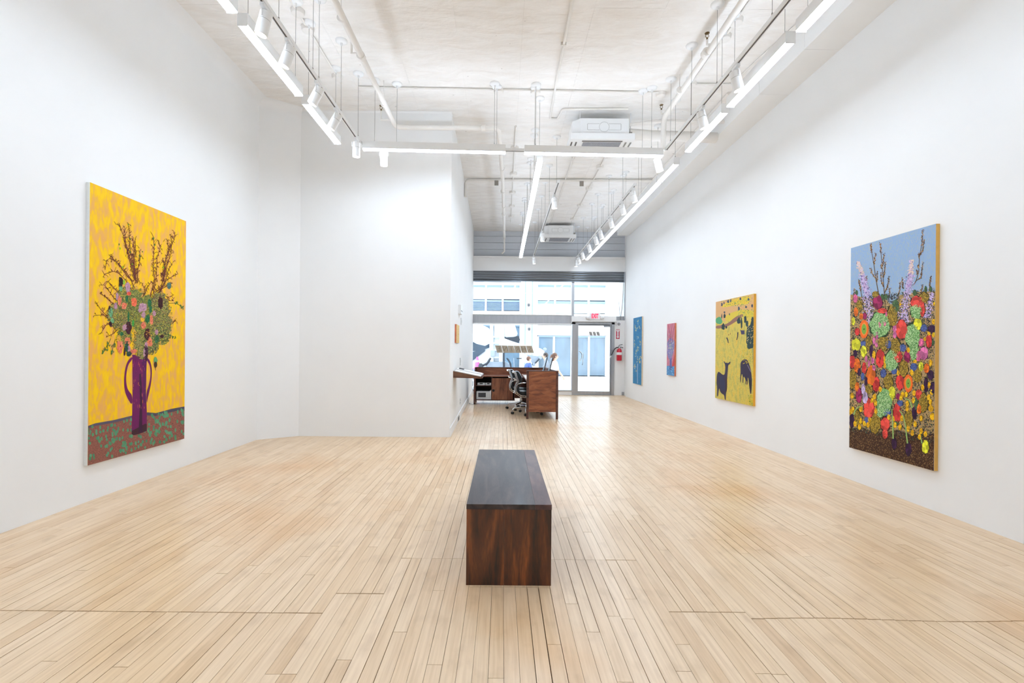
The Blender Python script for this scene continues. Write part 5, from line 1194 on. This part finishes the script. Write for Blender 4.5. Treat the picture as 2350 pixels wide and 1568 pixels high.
for (x, y, a, c_, k) in todo:
    col = COLS[k]; n = int(14 + a * c_ * .8)
    if k not in ('gold', 'mint', 'blue', 'grn'):
        m_ = r.randint(5, 7); ph = r.uniform(0, 6)
        for i in range(m_ + 3):
            t_ = ph + 6.283 * i / m_; rr_ = .56 if i < m_ else .2
            sh = r.uniform(-26, 22); cc = tuple(max(0, min(255, v * (1 + sh / 130) + sh * .3)) for v in col)
            p.dab(x + a * rr_ * math.cos(t_), y + c_ * rr_ * math.sin(t_), a * .42, c_ * .4, cc, 12, .16)
        for i in range(m_):
            t_ = ph + .5 + 6.283 * i / m_
            p.stroke([(x + a * .15 * math.cos(t_), y + c_ * .15 * math.sin(t_)), (x + a * .6 * math.cos(t_ + .2), y + c_ * .6 * math.sin(t_ + .2)), (x + a * .9 * math.cos(t_), y + c_ * .9 * math.sin(t_))], .5, tuple(v * .5 for v in col), .3)
        p.dab(x, y, a * .14, c_ * .12, tuple(v * .45 for v in col), 8)
        continue
    if k in ('gold', 'mint'): n = int(n * 2.2)
    for i in range(n):
        t_ = r.uniform(0, 6.283); q = math.sqrt(r.random()) * .92
        if k == 'gold': cc = r.choice(((92, 76, 24), (206, 170, 62), (120, 100, 30)))
        elif k == 'mint': cc = r.choice(((176, 216, 150), (60, 112, 52), (104, 160, 86), (200, 226, 170)))
        elif k in ('red', 'coral'): cc = r.choice((tuple(v * .55 for v in col), tuple(min(255, v * 1.12 + 14) for v in col), (150, 30, 36)))
        elif k == 'dp': cc = r.choice(((40, 14, 46), (84, 40, 92)))
        else: cc = r.choice((tuple(v * .75 for v in col), tuple(min(255, v * 1.1 + 16) for v in col)))
        p.dab(x + a * q * math.cos(t_), y + c_ * q * math.sin(t_), max(.25, min(.7, a * .13)), max(.35, min(1.2, c_ * .12)), p.vary(cc, 8), 5, .3, r.uniform(-.6, .6))
    if k == 'blue':
        for i in range(9):
            t_ = i * .7; p.stroke([(x, y), (x + a * 1.25 * math.cos(t_), y + c_ * 1.2 * math.sin(t_))], .9, p.vary((84, 104, 170), 14), .3)
    if k in ('org', 'amb'): p.dab(x, y, a * .22, c_ * .2, (150, 90, 10), 6)
p.layer()
for (u, v, a, c_) in ((325, 490, 78, 162), (1085, 730 + 690, 76, 150)):
    x, y = Ec([(u, v)])[0]; a /= 7.465; c_ /= 7.465
    p.dab(x, y, a, c_, (248, 112, 24), 16, .05); p.layer(); p.dab(x, y - .3, a * .66, c_ * .7, (250, 150, 60), 14, .05); p.layer(); p.dab(x, y, a * .54, c_ * .56, (128, 172, 62), 14, .05); p.layer(); p.dab(x, y, a * .12, c_ * .1, (40, 50, 20), 7)
for st in ([(800, 440), (815, 600), (820, 750), (825, 950)], [(930, 460), (1000, 560), (1040, 740), (1055, 900), (1072, 1030)], [(300, 390), (220, 410), (170, 470), (152, 540)], [(1020, 260), (1090, 280), (1130, 350), (1150, 420)], [(1300, 920), (1320, 1030)]):
    p.stroke(Fc(st), 2.0, (158, 190, 108), 3.2)
mat('ochre_edge', (226, 178, 92), .8, var=.06, scale=20)
p.finish('tall painting of a crowded flower bed under blue sky, nearest on the right wall', 'sky_ground', 'ochre_edge', TH - .001)

# ---- the deer canvas
p = Paint(WX0, RK, 1, [(1643, 691), (1730, 677), (1728, 934), (1641, 912)], 3); r = p.r
G, Hc = crop(1635, 670, 11.2), crop(1635, 800, 11.2)
ground_paint('meadow_ground', [(192, 180, 90), (210, 192, 94), (222, 198, 90), (226, 190, 78)], (1, 2.6, 1.6), 6, 8, .4)
p.poly(G([(85, 240), (1075, 60), (1075, 470), (800, 500), (560, 640), (330, 760), (85, 660)]), (222, 172, 112)); p.layer()
p.poly(G([(200, 400), (380, 250), (700, 150), (1000, 100), (940, 330), (640, 320), (400, 390)]), (232, 196, 50), 2); p.poly(G([(330, 600), (640, 480), (820, 460), (1060, 480), (1060, 680), (800, 640), (600, 700), (330, 780)]), (222, 196, 56), 2); p.layer()
p.poly(G([(85, 680), (200, 630), (240, 700), (260, 790), (200, 840), (110, 810), (85, 780)]), (76, 160, 104), 2); p.poly(G([(85, 870), (240, 858), (400, 815), (590, 640), (780, 560), (805, 620), (640, 740), (420, 880), (240, 940), (85, 950)]), (150, 104, 84), 2); p.layer()
for i in range(4200):
    x, y = G([(r.uniform(85, 1070), r.uniform(950, 2900))])[0]; p.dab(x, y, r.uniform(.15, .42), r.uniform(.2, .6), p.vary(r.choice(((150, 150, 60), (236, 208, 80), (190, 160, 40), (120, 120, 50), (240, 200, 40), (206, 186, 90))), 12), 5)
for i in range(170):
    x, y = G([(r.uniform(230, 1060), r.uniform(120, 380))])[0]
    p.dab(x, y, r.uniform(.5, 1.3), r.uniform(.5, 1.2), p.vary(r.choice(((70, 150, 84), (240, 210, 60), (40, 110, 70), (236, 190, 50), (150, 190, 70))), 12), 6, .3, r.uniform(-1, 1))
for i in range(120):
    x, y = G([(r.uniform(640, 1060), r.uniform(430, 680))])[0]
    p.dab(x, y, r.uniform(.4, 1.1), r.uniform(.4, 1.1), p.vary(r.choice(((70, 150, 84), (240, 210, 60), (50, 120, 70), (236, 196, 60), (150, 190, 70))), 12), 6, .3, r.uniform(-1, 1))
p.layer()
DG, DPP = (22, 52, 50), (46, 34, 62)
for (u, v, a, c_) in ((280, 890, 45, 80), (360, 910, 26, 40), (680, 740, 45, 80), (750, 800, 22, 130), (845, 710, 35, 85), (890, 820, 35, 80), (315, 620, 30, 60), (310, 525, 24, 26), (245, 330, 22, 45), (300, 290, 16, 35), (405, 250, 26, 40), (470, 230, 18, 45), (720, 180, 22, 36), (930, 190, 26, 40), (1020, 360, 24, 45), (865, 390, 26, 30), (680, 430, 24, 50), (440, 575, 14, 30), (240, 630, 12, 60), (1030, 740, 34, 90)):
    x, y = G([(u, v)])[0]; p.dab(x, y, a / 11.2, c_ / 11.2, p.vary(DG if v > 600 else (58, 72, 88), 8), 16, .22)
p.poly(G([(900, 830), (960, 900), (1010, 700), (1050, 650), (1068, 700), (1068, 1430), (1020, 1450), (920, 1480), (890, 1420), (900, 1340), (865, 1320), (880, 1180), (870, 1060), (890, 960)]), DG, 2)
p.stroke(G([(1040, 1450), (1050, 1600), (1062, 2000), (1062, 2700)]), 2.4, (128, 150, 120)); p.layer()
for i in range(46):
    x, y = G([(r.uniform(890, 1060), r.uniform(880, 1340))])[0]; p.dab(x, y, r.uniform(.4, 1), r.uniform(.6, 1.7), p.vary((206, 184, 120), 20), 6, .3, r.uniform(-.6, .6))
for i in range(90):
    x, y = Hc([(r.uniform(780, 1050), r.uniform(0, 400))])[0]; p.dab(x, y, .8, 1.0, p.vary(r.choice(((206, 184, 30), (230, 190, 30), (150, 160, 40))), 10), 6)
    x, y = Hc([(r.uniform(930, 1060), r.uniform(1200, 1480))])[0]; p.dab(x, y, .8, 1.0, p.vary(r.choice(((206, 190, 20), (120, 140, 40), (236, 200, 40))), 10), 6)
p.poly(Hc([(105, 880), (115, 680), (150, 595), (190, 610), (270, 685), (325, 660), (335, 430), (290, 340), (305, 325), (340, 375), (370, 360), (400, 385), (450, 340), (468, 345), (455, 390), (405, 430), (398, 560), (380, 720), (378, 1060), (345, 1160), (348, 1325), (318, 1318), (302, 1190), (250, 1170), (200, 1110), (180, 1020), (165, 1060), (150, 1230), (115, 1235), (125, 1000)]), DPP, 1)
p.poly(Hc([(720, 420), (730, 350), (820, 262), (890, 285), (950, 400), (1000, 600), (1020, 850), (1005, 1130), (985, 1180), (970, 1150), (945, 950), (925, 760), (905, 750), (915, 880), (890, 945), (880, 930), (898, 850), (880, 830), (865, 930), (850, 925), (858, 800), (800, 700), (795, 890), (775, 890), (780, 680), (750, 650), (728, 885), (712, 880), (725, 640)]), DPP, 1)
p.layer()
p.poly(Hc([(160, 700), (260, 720), (330, 900), (330, 1100), (240, 1080), (190, 900)]), (40, 40, 74)); p.stroke(Hc([(900, 420), (950, 520), (990, 600)]), 1.6, (132, 116, 140))
p.poly(Hc([(940, 800), (1005, 820), (1000, 1120), (985, 1170), (960, 1000)]), (26, 20, 22)); p.poly(Hc([(345, 740), (380, 740), (375, 1050), (345, 1150)]), (52, 22, 28))
for st in ([(370, 1175), (400, 1250), (410, 1320)], [(655, 1040), (650, 1150), (625, 1240)]): p.stroke(G(st), 3.0, (58, 48, 56), 1.6)
p.poly(G([(715, 960), (740, 990), (825, 990), (830, 1090), (745, 1095)]), (66, 60, 92)); p.layer()
for (u, v) in ((415, 1105), (465, 1080)): x, y = G([(u, v)])[0]; p.dab(x, y, .9, 1.6, (150, 84, 40), 6)
mat('amber_edge', (238, 176, 58), .8, var=.06, scale=20)
p.finish('painting of two dark deer in a yellow meadow on the right wall', 'meadow_ground', 'amber_edge', TH - .001)

# ---- small red and lilac canvas
p = Paint(WX0, RK, 1, [(1531, 743.5), (1549, 742), (1547, 863), (1530, 861)], 4); r = p.r
J = crop(1520, 735, 11.2)
ground_paint('rose_ground', [(176, 92, 120), (206, 116, 130), (198, 130, 150), (214, 90, 90)], (1, 4, .8), 6, 5, .8)
p.poly(J([(250, 1160), (330, 880), (330, 1180), (250, 1200)]), (200, 52, 50)); p.poly(J([(105, 1180), (330, 1150), (330, 1460), (105, 1400)]), (66, 136, 190)); p.layer()
p.dab(*J([(215, 700)])[0], 8.5, 26, (132, 122, 176), 14, .2); p.poly(J([(190, 850), (245, 850), (240, 1200), (190, 1200)]), (92, 82, 150)); p.poly(J([(180, 1170), (245, 1170), (240, 1300), (190, 1280)]), (50, 84, 150)); p.layer()
for i in range(170):
    x, y = J([(r.gauss(210, 45), r.gauss(680, 150))])[0]; p.dab(x, y, r.uniform(.3, .8), r.uniform(.5, 1.6), p.vary(r.choice(((90, 96, 140), (120, 150, 130), (190, 180, 190), (150, 110, 160), (90, 130, 110), (206, 190, 150))), 14), 5)
for st in ([(150, 120), (190, 300), (210, 600)], [(225, 120), (235, 260), (220, 500)], [(310, 150), (280, 300), (250, 560)], [(130, 350), (160, 500), (190, 640)]): p.stroke(J(st), .7, (140, 50, 90), 1.2)
for i in range(40): x, y = J([(r.uniform(110, 320), r.uniform(1190, 1430))])[0]; p.dab(x, y, 1.2, .7, p.vary(r.choice(((90, 170, 220), (50, 100, 170), (150, 190, 220))), 12), 6, .3, .5)
mat('rust_edge', (206, 118, 82), .8, var=.15, scale=14)
p.finish('small red and lilac painting of a blue vase on the right wall', 'rose_ground', 'rust_edge', TH - .001)

# ---- tall blue canvas
p = Paint(WX0, RK, 1, [(1454, 730), (1473, 727), (1472, 884), (1452, 880)], 5); r = p.r
I = crop(1445, 715, 8.7)
ground_paint('blue_ground', [(28, 100, 150), (36, 122, 172), (48, 136, 182), (30, 112, 160)], (1, 3, 2), 9, 5, .6)
p.layer()
for (u, v, a, c_) in ((115, 340, 14, 80), (150, 340, 20, 60), (200, 310, 14, 40), (165, 530, 16, 50), (100, 640, 16, 70), (208, 640, 16, 60), (135, 780, 12, 60), (170, 750, 12, 50), (125, 870, 16, 46), (155, 960, 14, 60), (215, 940, 26, 50), (210, 1040, 14, 50), (105, 1050, 14, 90), (120, 1140, 14, 60), (165, 210, 10, 60)):
    x, y = I([(u, v)])[0]
    for k in range(8): p.dab(x + r.uniform(-1, 1) * a / 8.7, y + r.uniform(-1, 1) * c_ / 8.7, r.uniform(.4, 1.0), r.uniform(.8, 2.2), p.vary(r.choice(((186, 196, 140), (150, 180, 190), (206, 196, 110), (120, 160, 190))), 14), 6)
p.stroke(I([(160, 1040), (155, 1200), (158, 1440)]), 1.6, (150, 176, 206)); 
for k in range(46): x, y = I([(246, 110 + k * 29)])[0]; p.dab(x, y, .6, .8, p.vary((26, 60, 84), 12), 5)
mat('tan_edge', (222, 206, 176), .8, var=.06, scale=20)
p.finish('tall blue painting with pale sprays, farthest on the right wall', 'blue_ground', 'tan_edge', TH - .001)

# ---- small ochre picture in the corridor
yy0, yy1 = 7.80, 8.30; xx = XC(8.05)
ground_paint('ochre_ground', [(214, 170, 90), (230, 196, 120), (236, 206, 130), (206, 150, 80)], (1, 3, 3), 8, 4, .5)
t = thing('painting', 'small ochre painting above the shelf on the corridor wall', 'painting', (xx, 8.05, 1.41), 'paintings')
box('stretched_canvas', 'rust_edge', xx + .001, xx + .03, yy0, yy1, 1.41, 1.715, t, .002)
box('painted_ground', 'ochre_ground', xx + .03, xx + .032, yy0, yy1, 1.41, 1.715, t)
# ------------------------------------------------------------------ boom truck parked in the street
TD = 19.6
mat('truck_white', (206, 214, 221), .35, var=.02, coat=.3)
mat('truck_glass', (52, 72, 90), .1, var=.3, scale=1.5)
mat('truck_grey', (140, 152, 166), .5, var=.05)
mat('tyre', (36, 38, 42), .8, var=.1)
mat('hose_black', (34, 44, 56), .6, var=.1)
mat('cone_pink', (240, 96, 160), .5, var=.05)
tk = thing('boom_truck', 'white boom lift truck parked in the street behind the lettered window', 'truck', (-.3, TD, GZ - .13))
def tp(px, py, d=TD): return at_d(px, py, d)
def tprism(name, m, pts, d0, d1, bev=0):
    q = [tp(a, c_) for a, c_ in pts]; b = MB().prism([(v.x, v.z) for v in q], 1, d0, d1)
    if bev: b.bevel(bev, 2)
    return b.build(name, m, tk, False)
R0 = GZ - .13
tprism('cab_body', 'truck_white', [(1040, 742), (1100, 742), (1121, 752), (1125, 770), (1124, 838), (1124, 872), (1040, 872)], TD + .5, TD + 2.4, .05)
tprism('windscreen', 'truck_glass', [(1070, 776), (1092, 789), (1112, 794), (1124, 788), (1124, 797), (1100, 806), (1070, 806)], TD + .46, TD + .52)
tprism('side_window', 'truck_glass', [(1070, 812), (1112, 800), (1112, 806), (1082, 829), (1070, 829)], TD + .45, TD + .52)
tprism('chassis', 'truck_grey', [(1020, 846), (1230, 848), (1230, 862), (1020, 862)], TD + .3, TD + 2.3, .02)
tprism('deck_box', 'truck_grey', [(1112, 850), (1118, 834), (1124, 830), (1160, 830), (1170, 836), (1172, 856), (1112, 856)], TD - .2, TD + .3, .02)
tprism('boom_cradle', 'truck_white', [(1157, 744), (1181, 744), (1188, 766), (1184, 774), (1158, 774)], TD + .1, TD + 1.3, .04)
tprism('cradle_guard', 'hose_black', [(1158, 772), (1162, 776), (1178, 775), (1190, 770), (1194, 780), (1189, 790), (1176, 784), (1158, 778)], TD + .05, TD + .3, .02)
for xa, xb in ((1124.5, 1132), (1147, 1157)): tprism('mast_post', 'truck_white', [(xa, 744), (xb, 744), (xb + 1, 832), (xa - 2, 832)], TD - .15, TD + .25, .02)
for yy in (772, 786, 802, 819): tprism('mast_rung', 'truck_white', [(1124, yy), (1157, yy), (1157, yy + 3.4), (1124, yy + 3.4)], TD - .1, TD + .2, .01)
tprism('control_box', 'truck_grey', [(1126, 804), (1136, 804), (1136, 818), (1126, 818)], TD - .3, TD - .15, .02)
tprism('turret', 'truck_white', [(1134, 745), (1150, 745), (1152, 796), (1148, 830), (1132, 830), (1133, 796)], TD + .0, TD + .5, .03)
tprism('lower_boom', 'truck_white', [(1150, 774), (1190, 790), (1240, 800), (1249, 806), (1247, 818), (1234, 816), (1190, 804), (1150, 792)], TD - .2, TD + .15, .03)
tprism('upper_boom', 'truck_grey', [(1197, 815), (1206, 813), (1238, 818), (1240, 824), (1226, 838), (1216, 834)], TD - .25, TD + .1, .02)
tprism('bucket', 'truck_white', [(1196, 812), (1206, 812), (1220, 834), (1214, 838), (1196, 828)], TD - .5, TD - .05, .02)
for px, py in ((1249, 802), (1238, 821), (1224, 837)):
    q = tp(px, py); MB().lathe([(.05, 0), (.07, .02), (.07, .1), (.05, .12)], (q.x, TD - .35, q.z), (0, 1, 0), 14).build('pivot_pin', 'truck_grey', tk, True)
def those(pts, r): 
    MB().tube([tp(a, c_, TD - .36) for a, c_ in pts], r, 8).build('hose', 'hose_black', tk, True)
those([(1156, 810), (1156, 830), (1157, 850)], .045); those([(1163, 822), (1170, 832), (1174, 848)], .03); those([(1166, 824), (1172, 836), (1173, 850)], .03)
those([(1126, 822), (1118, 834), (1104, 842)], .04); those([(1124, 828), (1116, 838), (1106, 838)], .03); those([(1186, 823), (1200, 823), (1206, 828), (1222, 836)], .022); those([(1228, 834), (1238, 824)], .03)
q = tp(1104, 838); MB().lathe([(.04, 0), (.1, .02), (.09, .1), (.05, .16)], (q.x, TD - .4, q.z - .08), seg=12).build('work_lamp', 'hose_black', tk, True)
for px in (1060, 1200):
    q = tp(px, 860); MB().lathe([(.2, 0), (.42, .02), (.45, .1), (.42, .24), (.2, .26)], (q.x, TD + .3, R0 + .45), (0, 1, 0), 20).build('wheel', 'tyre', tk, True)
tprism('outrigger', 'truck_grey', [(1107, 846), (1112, 846), (1112, 868), (1107, 868)], TD - .2, TD - .05, .01)
q = tp(1180, 848); tube('mast_rod', 'truck_grey', [tp(1179, 822, TD - .3), tp(1180, 852, TD - .3)], .02, tk)
cn = thing('traffic_cone', 'bright pink safety cone seen through the truck frame', 'cone', (tp(1095, 830).x, TD + .2, tp(1095, 830).z))
cn['label'] = 'bright pink safety cone standing on the truck bed at far left'
q = tp(1095, 830); q.z = tp(1095, 847).z
MB().lathe([(.18, 0), (.18, .03), (.11, .03), (.10, .2), (.055, .42), (.03, .5)], (q.x, TD + .1, q.z), seg=14).build('cone_body', 'cone_pink', cn, True)
MB().lathe([(.088, .28), (.078, .36)], (q.x, TD + .1, q.z), seg=14).build('reflective_band', 'truck_white', cn, True)

# ------------------------------------------------------------------ people walking past
mat('skin', (214, 170, 146), .55, var=.04)
mat('hair_dark', (44, 34, 32), .6, var=.15, scale=30)
mat('hair_brown', (96, 64, 48), .6, var=.15, scale=30)
mat('cloth_white', (244, 240, 240), .8, var=.02)
mat('cloth_blue', (74, 96, 168), .8, var=.08)
mat('cloth_rose', (226, 170, 190), .8, var=.05)
mat('cloth_grey', (120, 128, 140), .8, var=.06)
mat('shoe_dark', (40, 42, 48), .6)
def person(x, y, rz, label, top, legs, hair, stride=.22, lean=0.05, arm=.16, long_hair=False, scale=1.0):
    """one continuous skinned figure facing +X before turning by rz, with clothing and hair as parts"""
    t = thing('person', label, 'person', (x, y, GZ), 'people passing outside')
    J = {}
    def V(n, p, r): J[n] = (Vector(p), r)
    V('pelvis', (0, 0, .94), .125); V('waist', (.01, 0, 1.08), .112); V('chest', (.03 + lean, 0, 1.28), .128); V('neckb', (.02 + lean, 0, 1.43), .062); V('neck', (.04 + lean, 0, 1.50), .05)
    V('skull0', (.055 + lean, 0, 1.555), .07); V('skull1', (.055 + lean, 0, 1.63), .088); V('crown', (.045 + lean, 0, 1.70), .06)
    for s, n in ((1, 'l'), (-1, 'r')):
        st = stride * s
        V('hip' + n, (0, .09 * s, .90), .098); V('knee' + n, (.03 + st * .62, .09 * s, .50), .06); V('ankle' + n, (st * 1.0 - (.12 if st < 0 else 0), .09 * s, .10 if st > 0 else .14), .042)
        V('heel' + n, (st - .03 - (.12 if st < 0 else 0), .09 * s, .045 if st > 0 else .1), .04); V('toe' + n, (st + .17 - (.12 if st < 0 else 0), .1 * s, .035), .032)
        V('sho' + n, (.02 + lean, .17 * s, 1.40), .062); V('elb' + n, (-arm * s * .45 + .02 + lean, .225 * s, 1.13), .043); V('wri' + n, (-arm * s * .75 + .14 + lean, .20 * s, .92), .03); V('palm' + n, (-arm * s * .8 + .18 + lean, .195 * s, .86), .034)
        for k in range(4):
            V('f%d%s' % (k, n), (-arm * s * .8 + .20 + lean + .012 * (k - 1.5), .195 * s - .008 * s, .80 - .006 * (1.5 - abs(k - 1.5))), .0095); V('g%d%s' % (k, n), (-arm * s * .8 + .215 + lean + .012 * (k - 1.5), .175 * s, .765), .008)
        V('th' + n, (-arm * s * .8 + .225 + lean, .18 * s, .83), .011); V('ti' + n, (-arm * s * .8 + .24 + lean, .165 * s, .80), .009)
    E = [('pelvis', 'waist'), ('waist', 'chest'), ('chest', 'neckb'), ('neckb', 'neck'), ('neck', 'skull0'), ('skull0', 'skull1'), ('skull1', 'crown')]
    for n in 'lr':
        E += [('pelvis', 'hip' + n), ('hip' + n, 'knee' + n), ('knee' + n, 'ankle' + n), ('ankle' + n, 'heel' + n), ('heel' + n, 'toe' + n), ('chest', 'sho' + n), ('sho' + n, 'elb' + n), ('elb' + n, 'wri' + n), ('wri' + n, 'palm' + n), ('palm' + n, 'th' + n), ('th' + n, 'ti' + n)]
        for k in range(4): E += [('palm' + n, 'f%d%s' % (k, n)), ('f%d%s' % (k, n), 'g%d%s' % (k, n))]
    names = list(J); idx = {n: i for i, n in enumerate(names)}
    M = Matrix.Translation((x, y, GZ)) @ Matrix.Rotation(rz, 4, 'Z') @ Matrix.Diagonal((scale, scale, scale, 1))
    def skinned(name, nm, ed, rad, m):
        me = bpy.data.meshes.new(name); ii = {n: i for i, n in enumerate(nm)}
        me.from_pydata([J[n][0] for n in nm], [(ii[a], ii[c_]) for a, c_ in ed], [])
        o = bpy.data.objects.new(name, me); COL.objects.link(o)
        sk = o.modifiers.new('skin', 'SKIN'); sk.use_smooth_shade = True
        for i, n in enumerate(nm):
            v = me.skin_vertices[0].data[i]; v.radius = (rad(n), rad(n)); v.use_root = (i == 0)
        sb = o.modifiers.new('sub', 'SUBSURF'); sb.levels = 2; sb.render_levels = 2
        bpy.context.view_layer.update()
        em = bpy.data.meshes.new_from_object(o.evaluated_get(bpy.context.evaluated_depsgraph_get())); bpy.data.objects.remove(o)
        em.transform(M); em.materials.clear(); em.materials.append(MATS[m]); em.name = name
        return link(name, em, t)
    skinned('body', names, E, lambda n: J[n][1], 'skin')
    up = ['chest', 'waist', 'neckb', 'pelvis', 'shol', 'shor', 'elbl', 'elbr']
    skinned('shirt', up, [('chest', 'waist'), ('waist', 'pelvis'), ('chest', 'neckb'), ('chest', 'shol'), ('chest', 'shor'), ('shol', 'elbl'), ('shor', 'elbr')], lambda n: J[n][1] + .018, top)
    lo = ['pelvis', 'hipl', 'hipr', 'kneel', 'kneer', 'anklel', 'ankler']
    skinned('trousers', lo, [('pelvis', 'hipl'), ('pelvis', 'hipr'), ('hipl', 'kneel'), ('hipr', 'kneer'), ('kneel', 'anklel'), ('kneer', 'ankler')], lambda n: J[n][1] + .016, legs)
    for n in 'lr':
        a, c_ = M @ J['heel' + n][0], M @ J['toe' + n][0]
        MB().tube([a, a.lerp(c_, .5), c_], [.05 * scale, .05 * scale, .035 * scale], 10).build('shoe', 'shoe_dark', t, True)
    # hair cap and face
    hc = MB(); c0 = M @ Vector((.03 + lean, 0, 1.645))
    bmesh.ops.create_uvsphere(hc.bm, u_segments=14, v_segments=10, radius=.103 * scale, matrix=Matrix.Translation(c0) @ Matrix.Diagonal((1.0, .92, 1.08, 1)))
    hc.build('hair', hair, t, True)
    if long_hair:
        MB().tube([M @ Vector((-.03 + lean, 0, 1.66)), M @ Vector((-.075 + lean, 0, 1.55)), M @ Vector((-.08 + lean, 0, 1.42))], [.08 * scale, .075 * scale, .03 * scale], 10).build('ponytail', hair, t, True)
    fc = MB()
    bmesh.ops.create_uvsphere(fc.bm, u_segments=14, v_segments=10, radius=.088 * scale, matrix=Matrix.Translation(M @ Vector((.075 + lean, 0, 1.605))) @ Matrix.Rotation(rz, 4, 'Z') @ Matrix.Diagonal((.85, .82, 1.2, 1)))
    fc.build('face', 'skin', t, True)
    MB().tube([M @ Vector((.145 + lean, 0, 1.63)), M @ Vector((.168 + lean, 0, 1.595)), M @ Vector((.15 + lean, 0, 1.585))], [.008, .015, .012], 8).build('nose', 'skin', t, True)
    for s in (-1, 1):
        q = M @ Vector((.142 + lean, .03 * s, 1.63)); e = MB(); bmesh.ops.create_uvsphere(e.bm, u_segments=8, v_segments=6, radius=.011, matrix=Matrix.Translation(q)); e.build('eye', 'hair_dark', t, True)
        q = M @ Vector((.05 + lean, .083 * s, 1.615)); e = MB(); bmesh.ops.create_uvsphere(e.bm, u_segments=8, v_segments=6, radius=.026, matrix=Matrix.Translation(q) @ Matrix.Rotation(rz, 4, 'Z') @ Matrix.Diagonal((.7, .4, 1.1, 1))); e.build('ear', 'skin', t, True)
    MB().tube([M @ Vector((.146 + lean, .022, 1.553)), M @ Vector((.15 + lean, 0, 1.551)), M @ Vector((.146 + lean, -.022, 1.553))], .005, 6).build('mouth', 'cloth_rose', t, True)
    return t
q = at_d(1268, 810, 16.4); person(q.x, 16.4, 0.15, 'person in a white top walking right, just right of the monitors', 'cloth_white', 'cloth_grey', 'hair_brown', long_hair=True, scale=.95)
q = at_d(1257, 810, 17.2); person(q.x, 17.2, math.pi - .1, 'dark-haired person in grey walking left behind the monitors', 'cloth_grey', 'cloth_grey', 'hair_dark', stride=.18, scale=.95)
q = at_d(1206, 820, 18.6); person(q.x, 18.6, 0.3, 'short-haired person in a blue top bending beside the boom bucket', 'cloth_blue', 'cloth_rose', 'hair_brown', stride=.2, lean=.12, scale=.86)
